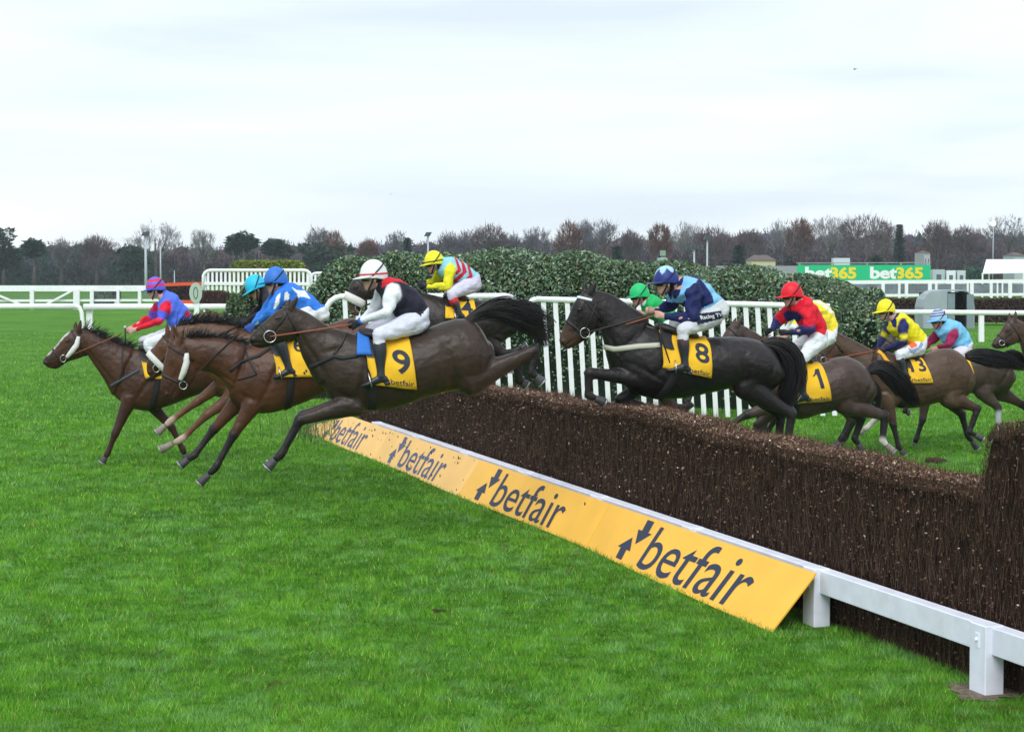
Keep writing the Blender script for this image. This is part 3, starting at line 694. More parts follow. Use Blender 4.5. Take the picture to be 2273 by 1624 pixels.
    for x0, x1, txt, c in ((1787, 1848, 'bet', (.85, .88, .9)), (1843, 1901, '365', (.85, .68, .02)), (1931, 1992, 'bet', (.85, .88, .9)), (1989, 2049, '365', (.85, .68, .02))):
        TV, TF, _ = textmesh(txt, .042); yb, yt = (619, 592) if txt == 'bet' else (619, 592.5)
        p0, p1 = at(x0, yb, Z - .17), at(x1, yt, Z - .17)
        mk('lettering', [(p0.x + (p1.x - p0.x) * x, p0.y, p0.z + (p1.z - p0.z) * y) for x, y in TV], TF, mat('sign_ink_' + txt, c, .5), r, False)
    for x in (1775, 1850, 1925, 2000, 2060): mb = MB(); upright(mb, x, 584, 657, Z + .4, 3, .06); mb.build('post', mat('grey', (.3, .32, .34), .6), r, False)
    mb = MB(); beam(mb, 1768, 584, 2067, 583, Z + .4, Z + .4, 2, .05); mb.build('top_bar', mat('grey'), r, False)
    q = empty('equipment_box', gnd(1866, 655), 'pale grey box perched behind the top of the green sign', 'box'); mb = MB(); mb.box(at(1866, 581, Z + 3), (.85, 0, 0), (0, .6, 0), (0, 0, .38)); mb.build('housing', mat('pale', (.6, .65, .7), .6), q, False)
    mb = MB(); upright(mb, 1866, 586, 654, Z + 3, 4, .1); mb.build('leg', mat('grey'), q, False)
    # tent
    Z = 186.0; r = empty('tent', gnd(2235, 660), 'white gabled tent with open sides at the right edge under the trees', 'tent')
    P = lambda x, y, z=Z: at(x, y, z); mt = mat('canvas', (.85, .87, .9), .7)
    zs = 4.0
    V = [P(2181, 606), P(2268, 604), P(2296, 574, Z), P(2224, 574, Z)]; 
    e0, e1, r0, r1 = P(2181, 606), P(2284, 604), P(2212, 575), P(2318, 575)
    bk = Vector((0, zs, 0))
    V = [e0, e1, r1, r0, e0 + bk * 2 + Vector((2.6, 0, 0)), e1 + bk * 2 + Vector((2.6, 0, 0))]; V[2] = r1 + bk; V[3] = r0 + bk
    V += [v - Vector((0, 0, .08)) for v in V]
    mk('canopy', V, [(0, 1, 2, 3), (3, 2, 5, 4), (0, 3, 4), (1, 5, 2), (6, 9, 8, 7), (9, 10, 11, 8), (0, 6, 7, 1), (4, 5, 11, 10)], mt, r, False, fix=True)
    for p in (e0, e1, e0 + (e1 - e0) * .88, V[4]): mb = MB(); mb.box((p.x, p.y, p.z / 2), (.07, 0, 0), (0, .07, 0), (0, 0, p.z / 2)); mb.build('leg', WHITE, r, False)
    # white cabins and screens between sign and tent
    for x0, x1, y0, y1, c, lab in ((2068, 2094, 598, 620, (.42, .5, .55), 'pale blue-grey panel immediately right of the green sign'), (2098, 2118, 600, 621, (.75, .8, .84), 'bright white cabinet between the sign and the tent'), (2122, 2140, 600, 621, (.55, .62, .66), 'grey-white cabinet right of the bright one')):
        q = empty('cabinet', gnd((x0 + x1) / 2, 658), lab, 'cabinet'); a, b = at(x0, y0, 190), at(x1, y1, 190); b.z = 0
        mb = MB(); mb.box((a + b) / 2, ((b.x - a.x) / 2, 0, 0), (0, .6, 0), (0, 0, a.z / 2)); mb.build('body', mat('cab%d' % x0, c, .5), q, False)
        mb = MB(); mb.box(((a.x + b.x) / 2, 189.38, a.z * .7), ((b.x - a.x) / 5, 0, 0), (0, .02, 0), (0, 0, a.z * .12)); mb.build('window', mat('glassy', (.1, .13, .16), .2), q, False)
    leaf_box('bush', 'dark green bush between the white cabinets and the tent', 2142, 2186, 597, 655, 195, 3, [(.03, .10, .07), (.06, .15, .10)], 2200, .2, 'bush', .8)
    # dark line of hedge below the wood
    # pavilion-like parapet behind the hedge
    m = MB(); beam(m, 1600, 590, 1768, 588, 210, 210, 4, .2)
    q = empty('low_wall', gnd(1685, 654), 'long pale grey wall top seen over the hedge left of the green sign', 'wall'); g0 = at(1685, 600, 210); mb = MB(); a, b = at(1590, 590, 210), at(1772, 589, 210); mb.box(((a.x + b.x) / 2, 210, (a.z) / 2), ((b.x - a.x) / 2, 0, 0), (0, .15, 0), (0, 0, a.z / 2)); mb.build('wall_face', mat('grey'), q, False)
right_side()

def lamp(px, ytop, ybase_px, Z, head, label, rad=.09):
    r = empty('floodlight_mast', Vector((at(px, 600, Z).x, Z, 0)), label, 'mast'); top = at(px, ytop, Z)
    mb = MB(); mb.tube([(top.x, Z, 0), (top.x, Z, top.z)], [rad * 1.3, rad * .8], 8); mb.build('pole', mat('pole', (.42, .48, .55), .5), r)
    k = F / Z; mb = MB()
    if head == 'box': mb.box((top.x, Z, top.z + 4 / k), (6 / k, 0, 0), (0, .3, 0), (0.1, 0, 4.5 / k))
    elif head == 'wide':
        for d in (-16, -8, 0, 8, 17): mb.box((top.x + d / k, Z, top.z + 4 / k), (3.4 / k, 0, 0), (0, .25, 0), (0, 0, (3.6 if d < 17 else 5.5) / k))
        mb.box((top.x, Z + .3, top.z + 2.5 / k), (18 / k, 0, 0), (0, .05, 0), (0, 0, .8 / k))
    elif head == 'cross':
        for d in (-7, 7): mb.box((top.x + d / k, Z, top.z + 2 / k), (3.4 / k, 0, 0), (0, .2, 0), (0, 0, 2 / k))
        mb.box((top.x, Z + .25, top.z), (9 / k, 0, 0), (0, .05, 0), (0, 0, .6 / k))
    if head: mb.build('lamp_head', mat('lamphead', (.06, .08, .10), .5), r, False)
lamp(323, 523, 0, 165, 'box', 'tall pale mast with a dark lamp box rising over the striped-cap jockey', .11)
lamp(950, 524, 0, 170, 'box', 'mast with tilted lamp box standing directly above the yellow-capped jockey in chevrons')
lamp(1541, 553, 0, 160, 'wide', 'mast with a wide row of lamps above the hedge, right of the navy-capped jockey')
lamp(1570, 531, 0, 175, 'box', 'slim mast with a single dark lamp box just right of the wide lamp row')
lamp(387, 600, 0, 175, 'cross', 'short mast with a two-armed lamp head over the far orange rails', .05)
lamp(356, 546, 0, 240, None, 'thin dark bare pole in front of the trees, right of the tall pale mast', .09)
def jointed(): pass
def course_figure():      # pale green equipment tower half hidden by the hedge
    r = empty('camera_tower', Vector((at(1472, 600, 62).x, 62, 0)), 'pale green covered camera stand rising behind the hedge by the navy jockey', 'tower'); Z = 62; k = F / Z; m = mat('tarp', (.25, .36, .30), .7, noise=(3, .2)); c = at(1472, 592, Z)
    mb = MB(); mb.ell(c, (24 / k, 0, 0), (0, .3, 0), (0, 0, 14 / k), n=14); mb.ell(c + Vector((-2 / k, 0, 14 / k)), (13 / k, 0, 0), (0, .2, 0), (0, 0, 9 / k), n=12); mb.build('cover', m, r)
    mb = MB(); mb.box(c + Vector((-1 / k, 0, 30 / k)), (6 / k, 0, 0), (0, .12, 0), (0, 0, 6 / k)); mb.build('monitor', m, r, False)
    mb = MB(); mb.box(c + Vector((-4 / k, 0, 20.5 / k)), (6 / k, 0, 0), (0, .1, 0), (0, 0, 3 / k)); mb.build('camera_body', mat('dark'), r, False)
    mb = MB(); mb.box((c.x, Z, c.z / 2), (10 / k, 0, 0), (0, .3, 0), (0, 0, c.z / 2)); mb.build('stand', mat('grey'), r, False)
course_figure()

# ---- the wood: dark mass plus trees one can tell apart
def crown_pts(n, c, rx, ry, rz, shell=.5):
    d = rng.normal(size=(n, 3)); d /= np.linalg.norm(d, axis=1)[:, None]; r = (rng.random(n) ** (1 / 3)) * (1 - shell) + shell * (.8 + .25 * rng.random(n))
    return np.array(c)[None] + d * r[:, None] * np.array([rx, ry, rz])[None], d
TW = mat('tree_twigs', attr=True, rough=.9, spec=.1)
PUR = [(.095, .072, .085), (.12, .085, .09), (.075, .062, .078), (.15, .10, .09)]
GRY = [(.13, .125, .155), (.19, .175, .20), (.10, .10, .125)]
RUS = [(.13, .06, .04), (.17, .08, .05), (.09, .05, .045)]
GRN = [(.022, .055, .036), (.035, .078, .045), (.015, .038, .028)]
def wood():
    A = []; B = []; Wd = []; C = []
    core = MB()
    for row, (Z, n, hlo, hhi) in enumerate(((395, 105, 7.6, 9.6), (355, 100, 6.6, 8.6), (318, 90, 4.5, 7.0))):
        for i in range(n):
            px = -140 + 2560 * (i + rng.random() * .8) / n; x = at(px, 600, Z).x; h = rng.uniform(hlo, hhi) * (.9 + .26 * min(1, max(0, (px - 700) / 900)))
            if row == 0 and 200 < px < 560: h *= .92
            rx = rng.uniform(2.8, 4.6); cz = h - rx * .75
            dark = px < 120 or (px < 800 and rng.random() < .7) or rng.random() < .12
            pal = GRN if dark and rng.random() < .75 else (RUS if rng.random() < .14 else (PUR if rng.random() < .7 else GRY))
            if row == 0 and pal is GRN and not (px < 120): pal = PUR
            m = 520; P, d = crown_pts(m, (x, Z, cz * .6), rx, 2.5, h - cz * .6, .45)
            P[:, 2] = P[:, 2].clip(.2, None)
            L_ = rng.uniform(.35, 1.1, m); dr = np.stack([d[:, 0] * .7, d[:, 1] * .3, np.abs(d[:, 2]) + .7], axis=1) + rng.normal(size=(m, 3)) * .35; dr /= np.linalg.norm(dr, axis=1)[:, None]
            if pal is GRN: L_ *= .6
            A.append(P); B.append(P + dr * L_[:, None]); q = rng.normal(size=(m, 3)); q[:, 2] *= .4; q /= np.linalg.norm(q, axis=1)[:, None]
            Wd.append(q * (rng.uniform(.07, .17, m) * (2.0 if pal is GRN else 1))[:, None]); C.append(pickcol(m, pal, None, .25))
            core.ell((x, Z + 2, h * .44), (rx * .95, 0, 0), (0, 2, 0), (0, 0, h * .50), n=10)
    root = empty('woodland', (0, 355, 0), 'far band of bare purple-brown woodland across the whole horizon', 'woodland'); root['kind'] = 'stuff'
    tag(trimesh('twigs', np.vstack(A), np.vstack(B), np.vstack(Wd), np.vstack(C), TW, root), kind='stuff')
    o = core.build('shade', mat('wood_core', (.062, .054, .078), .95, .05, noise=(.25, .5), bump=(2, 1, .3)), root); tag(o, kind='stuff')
wood()
def tree(px, ytop, wpx, kind, Z, label):
    g = Vector((at(px, 600, Z).x, Z, 0)); k = F / Z; Ht = at(px, ytop, Z).z; R = wpx / 2 / k
    ev = kind in ('pine', 'conifer', 'evergreen'); root = empty('evergreen_tree' if ev else 'bare_tree', g, label, 'tree', 'trees standing out along the horizon')
    tr = MB(); tr.tube([g, g + Vector((.1, 0, Ht * .35)), g + Vector((-.05, 0, Ht * .75))], [.32, .22, .08], 7)
    A = []; B = []; Wd = []
    if not ev:
        def br(p, d, L_, r, lv):
            q = p + d * L_; tr.tube([p, q], [r, r * .6], 4) if lv < 2 else None
            if lv >= 2:
                A.append(tuple(p)); B.append(tuple(q)); s = Vector((random.uniform(-1, 1), random.uniform(-1, 1), random.uniform(-.3, .3))).normalized() * r; Wd.append(tuple(s))
            if lv < 5:
                for _ in range(4 if lv < 3 else 3):
                    nd = (d + Vector((random.uniform(-1, 1) * .62, random.uniform(-1, 1) * .62, random.uniform(-.25, .5)))).normalized(); br(p.lerp(q, random.uniform(.55, 1)), nd, L_ * random.uniform(.62, .85), max(r * .6, .022), lv + 1)
        hgt = Ht * .35; L0 = (Ht - hgt) / 2.9
        for j in range(5):
            a = j * 2 * math.pi / 5 + random.random(); sp = min(1.1, R / (Ht * .5)); br(g + Vector((0, 0, hgt * random.uniform(.7, 1.2))), Vector((math.cos(a) * sp, math.sin(a) * sp, 1)).normalized(), L0 * random.uniform(.85, 1.1), .12, 0)
        pal = {'bare': GRY, 'russet': RUS, 'brown': PUR, 'pale': [(.26, .25, .27), (.20, .19, .21)]}[kind]
        n = {'bare': 500, 'russet': 1500, 'brown': 1600, 'pale': 300}[kind]
        A = np.array(A); B = np.array(B); Wd = np.array(Wd)
        # fit the crown to its outline
        for M_ in (A, B):
            M_[:, 0] = g.x + (M_[:, 0] - g.x) * R / max(.1, np.percentile(abs(B[:, 0] - g.x), 97) if M_ is A else np.percentile(abs(M_[:, 0] - g.x), 97))
        sc_ = (Ht) / np.percentile(B[:, 2], 99.5); A[:, 2] *= sc_; B[:, 2] *= sc_
        P, d = crown_pts(n, (g.x, g.y, Ht * .68), R * .95, R * .95, Ht * .33, .5); dr = d * .6 + np.array([[0, 0, .6]]) + rng.normal(size=(n, 3)) * .3; W2 = rng.normal(size=(n, 3)) * .035
        A = np.vstack([A, P]); B = np.vstack([B, P + dr * rng.uniform(.3, .8, (n, 1))]); Wd = np.vstack([Wd, W2])
    else:
        n = 2600; pal = GRN
        if kind == 'conifer': 
            t = rng.random(n); a = rng.random(n) * 6.283; rr = R * (1 - t) * (.5 + .5 * rng.random(n)); P = np.stack([g.x + np.cos(a) * rr, g.y + np.sin(a) * rr, Ht * (.1 + .9 * t)], axis=1); d = np.stack([np.cos(a), np.sin(a), np.zeros(n) + .1], axis=1)
        else:
            P = []; D_ = []
            cl = 9 if kind == 'pine' else 13
            for j in range(cl):
                a = random.random() * 6.28; rr = R * .62 * random.random() ** .5; cz = Ht * (.60 + .32 * (1 - rr / R) * random.uniform(.6, 1.05)) if kind == 'pine' else Ht * random.uniform(.35, .84)
                p_, d_ = crown_pts(n // cl, (g.x + math.cos(a) * rr, g.y + math.sin(a) * rr, cz), R * .46, R * .4, Ht * .13, .4); P.append(p_); D_.append(d_)
            P = np.vstack(P); d = np.vstack(D_); P[:, 2] = np.minimum(P[:, 2], Ht * 1.0)
        n = len(P); dr = d + rng.normal(size=(n, 3)) * .5; dr[:, 2] = np.abs(dr[:, 2]) * .5; A = P; B = P + dr * rng.uniform(.25, .6, (n, 1)); Wd = rng.normal(size=(n, 3)) * .13
        cm = MB()
    tr.build('trunk', mat('bark', (.10, .085, .085), .9, .1, noise=(2, .3)), root)
    trimesh('crown', A, B, Wd, pickcol(len(A), pal, None, .25), TW, root)
TREES = [(8, 497, 74, 'evergreen', 290, 'big dark evergreen at the left edge, tallest of the left trees'), (75, 524, 52, 'pine', 285, 'small dark pine with tiered top beside the big left-edge evergreen'),
 (136, 532, 44, 'bare', 300, 'low bare grey tree just right of the small tiered pine'), (214, 526, 74, 'brown', 300, 'bushy bare purple tree left of the tall pale mast'), (345, 494, 118, 'pale', 310, 'large pale bare tree fanning up behind the tall pale mast'), (300, 545, 80, 'evergreen', 292, 'dark evergreen at the foot of the large pale tree, crossed by the mast'),
 (452, 509, 56, 'pale', 310, 'narrow pale bare tree left of the twin evergreens'), (541, 513, 96, 'pine', 280, 'left of the two dark pines above the clipped hedge'), (612, 520, 78, 'pine', 284, 'right of the two dark pines above the clipped hedge'), (706, 506, 58, 'bare', 315, 'bare grey tree rising behind the wide low evergreen'), (722, 530, 138, 'evergreen', 276, 'wide low evergreen left of the laurel hedge'),
 (742, 516, 50, 'russet', 305, 'russet tree top over the wide low evergreen'), (818, 535, 46, 'russet', 300, 'small russet tree above the white-capped jockey'), (884, 515, 50, 'bare', 310, 'bare grey tree left of the mast over the yellow cap'), (905, 530, 14, 'conifer', 300, 'tiny pointed conifer left of the mast over the yellow cap'), (1000, 516, 56, 'bare', 310, 'bare grey tree right of the mast over the yellow cap'),
 (1040, 512, 60, 'bare', 312, 'loose bare tree touching the dark brown one'), (1088, 502, 88, 'brown', 290, 'broad dark brown bare tree over the middle of the hedge'), (1140, 520, 40, 'bare', 310, 'small bare tree right of the broad dark brown one'), (1190, 505, 66, 'bare', 306, 'rounded bare grey tree in the middle gap of the horizon'), (1262, 494, 62, 'russet', 296, 'tall russet tree left of two bare grey ones'),
 (1298, 490, 52, 'bare', 306, 'bare grey tree touching the tall russet one'), (1334, 489, 68, 'bare', 300, 'largest rounded bare grey tree above the dark horse ears'), (1400, 515, 50, 'brown', 302, 'low purple tree left of the navy-capped jockey'), (1466, 499, 54, 'russet', 290, 'russet tree directly above the navy-and-blue cap'), (1520, 493, 60, 'pale', 312, 'pale thin bare tree above the wide lamp row'), (1585, 508, 96, 'brown', 300, 'wide purple bare tree behind the slim mast'),
 (1660, 515, 70, 'brown', 306, 'low purple bare tree right of the slim mast'), (1735, 490, 62, 'pale', 314, 'pale bare tree left of the russet one above the green sign'), (1776, 487, 62, 'russet', 296, 'upright russet tree above the left end of the green sign'), (1842, 480, 86, 'pale', 308, 'tall pale bare tree with fan-shaped crown over the green sign'), (1920, 479, 132, 'brown', 288, 'largest rounded reddish-brown tree over the green sign'),
 (1962, 490, 60, 'pale', 312, 'pale bare tree right of the largest reddish-brown one'), (1996, 500, 20, 'conifer', 300, 'small pointed dark conifer over the right end of the sign'), (2080, 491, 66, 'brown', 302, 'rounded bare purple tree above the grey shelter'), (2140, 505, 60, 'brown', 300, 'low bare purple tree left of the bright point of light'), (2240, 479, 100, 'bare', 306, 'broad bare grey tree at the right edge above the tent'),
 (1700, 585, 60, 'evergreen', 255, 'rounded dark evergreen bush between the cream house and the sign'), (1945, 570, 26, 'conifer', 262, 'dark upright conifer standing behind the middle of the sign'), (1640, 548, 26, 'conifer', 262, 'dark columnar conifer left of the cream house'), (1105, 545, 60, 'evergreen', 262, 'dark evergreen just above the hedge under the broad brown tree'), (1370, 548, 30, 'conifer', 264, 'dark conifer above the hedge left of the navy cap')]
for t in TREES: tree(*t)
def houses():
    for px, yt, wpx, hpx, Z, c, lab in ((1688, 566, 52, 34, 245, (.55, .50, .33), 'cream house with windows half hidden by trees left of the green sign'), (2047, 556, 13, 16, 262, (.40, .42, .46), 'small white gable end among the trees right of the pointed conifer'), (2250, 560, 22, 22, 262, (.40, .46, .5), 'pale blue-grey house half hidden above the tent'), (1160, 560, 24, 12, 262, (.5, .55, .6), 'low pale roofed house above the middle of the hedge')):
        k = F / Z; g = Vector((at(px, 600, Z).x, Z, 0)); zt = at(px, yt + hpx * .35, Z).z; r = empty('house', g, lab, 'house'); W_ = wpx / 2 / k
        mb = MB(); mb.box(g + Vector((0, 0, zt / 2)), (W_, 0, 0), (0, 3, 0), (0, 0, zt / 2)); mb.build('wall', mat('house%d' % px, c, .8), r, False)
        zr = at(px, yt, Z).z; V = [g + Vector((sx * W_ * 1.08, sy * 3.2, zt)) for sx in (-1, 1) for sy in (-1, 1)] + [g + Vector((-W_ * (.6 if wpx > 20 else 0), 0, zr)), g + Vector((W_ * (.6 if wpx > 20 else 0.01), 0, zr))]
        mk('roof', V, [(0, 2, 5, 4), (1, 4, 5, 3), (0, 4, 1), (2, 3, 5), (0, 1, 3, 2)], mat('roof', (.12, .09, .09), .8), r, False, fix=True)
        for dx in (-.5, .5):
            mb = MB(); mb.box(g + Vector((dx * W_, -3.02, zt * .72)), (W_ * .16, 0, 0), (0, .02, 0), (0, 0, zt * .12)); mb.build('window', mat('glassy'), r, False)
houses()
def glow():
    Z = 285; r = empty('lit_lamp', Vector((at(2205, 600, Z).x, Z, 0)), 'bright round lamp glowing on a pole over the right-hand trees', 'lamp'); c = at(2205, 496, Z)
    mb = MB(); mb.ell(c, (.36, 0, 0), (0, .36, 0), (0, 0, .36), n=16); mb.build('bulb', mat('bulb', (1, .95, .85), .5, emit=((1, .9, .75), 2.0)), r)
    mb = MB(); mb.tube([(c.x, c.y, 0), (c.x, c.y, c.z - .36)], .07, 6); mb.build('pole', mat('pole'), r)
glow()
def bird(px, py, Z, s, lab):
    c = at(px, py, Z); r = MB(); r.ell(c, (s * .35, 0, 0), (0, s * .12, 0), (0, 0, s * .1), n=8); r.tube([c, c + Vector((-s * .2, .1, s * .3)), c + Vector((s * .3, .15, s * .55))], [s * .1, s * .09, .01], 5); r.tube([c, c + Vector((s * .1, -.1, s * .25)), c + Vector((s * .7, -.15, s * .2))], [s * .1, s * .08, .01], 5)
    tag(r.build('bird', mat('dark'), None), lab, 'bird')
bird(1897, 155, 150, .25, 'tiny dark bird high in the sky, upper right'); bird(868, 431, 150, .12, 'tiniest dark bird low in the sky, left of centre')

# ================================================================== horses
class Fr:      # the upright plane a horse gallops in: heading a few degrees towards the camera
    def __init__(s, ref, pxm, ang=9):
        a = math.radians(ang); s.Y = F / pxm; s.ref = at(ref[0], ref[1], s.Y); s.pxm = pxm
        s.h = Vector((-math.cos(a), -math.sin(a), 0)); s.l = Vector((math.sin(a), -math.cos(a), 0)); s.T = T0
        s.z = Vector((0, 0, 1))
    def P(s, p, lat=0.0):
        px, py = s.T(*p); d = ray(px, py); t = ((s.ref - CAMP).dot(s.l) + lat) / d.dot(s.l); return CAMP + d * t
    def az(s, co): c = np.asarray(co) - np.array(s.ref); return np.stack([c @ np.array(s.h), c[:, 2]], axis=1)
    def polyaz(s, poly, lat=.15): return s.az(np.array([tuple(s.P(p, lat)) for p in poly]))
class Skin:     # raycasts onto a finished body
    def __init__(s, o, co, fr):
        s.b = BVHTree.FromPolygons([tuple(c) for c in co], [tuple(p.vertices) for p in o.data.polygons]); s.fr = fr
    def hit(s, p, side=1, off=.01, lat0=.22):
        fr = s.fr; q = fr.P(p, lat0) - fr.l * lat0
        return s.hitp(q, side, off)
    def hitp(s, q, side=1, off=.01):
        fr = s.fr; loc, n, i, d = s.b.ray_cast(q + fr.l * side * 1.2, -fr.l * side)
        if loc is None or (loc - q).dot(fr.l) * side < -.02:
            loc, n, i, d = s.b.find_nearest(q)
        if n.dot(loc - q) < 0 and (loc - q).length > .03: n = -n
        return loc + n * off, n
    def path(s, pts, side, off, n=8, lat0=.22):
        fr = s.fr; Q = [fr.P(p, lat0) - fr.l * lat0 for p in pts]; o = []; m = []
        for a, b in zip(Q[:-1], Q[1:]):
            for k in range(n): L_, nn = s.hitp(a.lerp(b, k / n), side, off); o.append(L_); m.append(nn)
        L_, nn = s.hitp(Q[-1], side, off); o.append(L_); m.append(nn); return o, m
LEATH = mat('tack_leather', (.018, .014, .013), .45, .4)
BLACKP = (.018, .015, .016)
COAT = mat('horse_coat', attr=True, rough=.39, spec=.30, noise=(3.2, .34, (1, 1, 1)), bump=(14, .6, .02))
HOOF = mat('hoof_horn', (.06, .058, .065), .5, .35, noise=(20, .3)); SHOE = mat('horseshoe', (.38, .39, .41), .4, .5, metal=.7)
HAIRM = mat('horse_hair', (.012, .010, .012), .5, .4)
WOOL = mat('sheepskin', (.72, .72, .70), .95, .1, bump=(60, .8, .01))
def secs_from(fr, pairs, wid, col):
    n = len(pairs); o = []
    for i, (a, b) in enumerate(pairs):
        A, B = fr.P(a), fr.P(b); w_ = np.interp(i / (n - 1), np.linspace(0, 1, len(wid)), wid)
        o.append(((A + B) / 2, (A - B) / 2, fr.l * w_, col[i] if isinstance(col, list) else col))
    return o
def limb(mb, fr, pts, rads, n=14, sub=3):
    """pts 3D, rads (in-plane, lateral, colour)"""
    s = []
    for i, p in enumerate(pts):
        a = pts[max(0, i - 1)]; b = pts[min(len(pts) - 1, i + 1)]; d = (b - a).normalized(); u = d.cross(fr.l).normalized()
        s.append((p, u * rads[i][0], fr.l * rads[i][1], rads[i][2]))
    mb.loft(s, n, sub, cap=.5)
def hair(name, lines, rad, m, parent):
    mb = MB()
    for L_ in lines:
        k = len(L_); mb.tube(L_, [rad * (1 - .8 * i / (k - 1)) for i in range(k)], 3, caps=False)
    return mb.build(name, m, parent, True, fix=False)
def curve_pts(pts, n):
    K = len(pts); o = []
    for i in range(n):
        t = i / (n - 1) * (K - 1); j = min(K - 2, int(t)); u = t - j
        p0, p1, p2, p3 = pts[max(0, j - 1)], pts[j], pts[j + 1], pts[min(K - 1, j + 2)]
        o.append(.5 * ((2 * p1) + (p2 - p0) * u + (2 * p0 - 5 * p1 + 4 * p2 - p3) * u * u + (3 * p1 - p0 - 3 * p2 + p3) * u ** 3))
    return o
def horse(sp):
    fr = Fr(sp['ref'], sp['pxm'], sp.get('ang', 9)); Tm = sp['T']; fr.T = Tm; fr.T = Tm
    P = fr.P; coat = sp['coat']; pts_c = sp.get('points', BLACKP); muz = sp.get('muzzle', tuple(.6 * c for c in coat))
    belly = sp.get('belly', coat)
    mid = P(sp['trunk'][len(sp['trunk']) // 2][0]); root = empty('horse', (mid.x, mid.y, 0), sp['label'], 'horse', 'racehorses and their field'); root.pop('group', None); root['group'] = 'racing horses'
    mb = MB()
    tr = secs_from(fr, sp['trunk'], [.14, .21, .25, .27, .285, .28, .27, .265, .24, .16], coat)
    mb.loft(tr, 24, 3, cap=.45)
    for sec in tr[2:-2]:      # colour of the belly against the back
        mb.sample(sec[0] - sec[1] * .55, sec[2].length * .72, belly)
    nk = secs_from(fr, sp['neck'], sp.get('nw', [.075, .095, .125, .165]), coat); mb.loft(nk, 18, 3, cap=.3)
    hs = sp['head']; hd = secs_from(fr, hs, [.072, .092, .066, .052, .036], [coat, coat, coat, muz, muz]); mb.loft(hd, 16, 3, cap=.7)
    # cheek, brow, nostril rim
    for sd in (-1, 1):
        c = hd[1][0].lerp(hd[0][0], .25) - hd[1][1] * .25; mb.ell(c + fr.l * sd * .05, hd[1][1].normalized() * .085, (hd[0][0] - hd[2][0]).normalized() * .10, fr.l * .036, coat)
        mb.ell(hd[1][0] + hd[1][1] * .55 + fr.l * sd * .07, hd[1][1].normalized() * .028, (hd[0][0] - hd[2][0]).normalized() * .04, fr.l * .022, coat)
        c = hd[-1][0] + hd[-1][1] * .35; mb.ell(c + fr.l * sd * .030, hd[-1][1].normalized() * .026, (hd[0][0] - hd[2][0]).normalized() * .03, fr.l * .018, tuple(.35 * q for q in muz))
    # ears
    ax = (hd[0][0] - hd[1][0]).normalized()
    for i, (b, t) in enumerate(sp['ears']):
        sd = 1 if i == 0 else -1; b3, t3 = P(b, .045 * sd), P(t, .055 * sd); d = (t3 - b3).normalized(); u = d.cross(fr.l).normalized()
        mb.loft([(b3 - d * .03, u * .03, fr.l * .026, coat), (b3.lerp(t3, .35), u * .034, fr.l * .02, coat), (b3.lerp(t3, .75), u * .02, fr.l * .014, muz), (t3, u * .006, fr.l * .006, muz)], 10, 2, cap=.3)
    # shoulder and quarter muscles
    s2 = tr[1]; s3 = tr[2]
    for sd in (-1, 1):
        c = s3[0].lerp(s2[0], .5) + fr.l * sd * .10 - s3[1] * .05; mb.ell(c, s3[1] * .72, fr.h * .17, fr.l * .12, coat)
    hooves = []; socks = sp.get('socks', {})
    for key, lat in (('fn', .12), ('ff', -.12), ('hn', .13), ('hf', -.13)):
        q = sp[key]; E, K, Ft, Hf = [P(p, lat + (0 if i else -.02 * (1 if lat > 0 else -1))) for i, p in enumerate(q[:4])]
        low = sp.get('sockcol', (.55, .52, .5)) if key in socks else pts_c; can = pts_c if not (key in socks and socks[key] > .5) else low
        legc = sp.get('legc', coat)
        if key[0] == 'f':
            top = E + (E - K).normalized() * .12
            pts = [top, E, E.lerp(K, .35), E.lerp(K, .8), K, K.lerp(Ft, .22), K.lerp(Ft, .75), Ft, Ft.lerp(Hf, .38)]
            rr = [(.13, .10, coat), (.105, .085, coat), (.080, .062, legc), (.060, .051, legc), (.060, .052, pts_c), (.044, .040, can), (.038, .034, can), (.046, .041, low), (.037, .034, low)]
            mb.ell(K, (K - E).normalized() * .055, (K - E).normalized().cross(fr.l) * .045, fr.l * .044)
        else:
            hip = tr[-3][0].lerp(tr[-4][0], .2) + fr.l * lat * .6; E2 = E
            pts = [hip, hip.lerp(E2, .55), E2, E2.lerp(K, .4), E2.lerp(K, .8), K, K.lerp(Ft, .22), K.lerp(Ft, .78), Ft, Ft.lerp(Hf, .38)]
            rr = [(.20, .10, coat), (.215, .125, coat), (.155, .105, coat), (.098, .070, legc), (.066, .050, legc), (.066, .049, pts_c), (.050, .043, can), (.042, .037, can), (.048, .042, low), (.038, .035, low)]
            d = (K - E2).normalized(); perp = d.cross(fr.l).normalized(); 
            if perp.dot(fr.h) > 0: perp = -perp
            mb.ell(K + (K - Ft).normalized() * .035 + perp * .01, (K - Ft).normalized() * .06, perp * .034, fr.l * .026)
        limb(mb, fr, pts, rr); hooves.append((Ft, Hf, key))
    for b in sp.get('blaze', []): mb.sample(P(b) , .028, (.6, .58, .56))
    sg_ = []      # furrows between the muscles
    def fur(a, b, amp, sig, c=None): sg_.append((fr.az([tuple(a)])[0], fr.az([tuple(b)])[0], amp, sig))
    El = P(sp['fn'][0]); St = P(sp['hn'][0])
    fur(tr[2][0] + tr[2][1] * .62, El + Vector((0, 0, .05)) - fr.h * .10, .016, .035)
    fur(nk[3][0] + nk[3][1] * .55, tr[0][0] - tr[0][1] * .1, .015, .032)
    fur(nk[0][0] - nk[0][1] * .45, nk[3][0] - nk[3][1] * .55, .010, .022)
    fur(tr[5][0] + tr[5][1] * .35, tr[5][0] - tr[5][1] * .85 + (tr[6][0] - tr[5][0]) * .25, .020, .05)
    fur(tr[-2][0] + tr[-2][1] * .55, St.lerp(tr[-2][0], .3) - fr.h * .06, .012, .026)
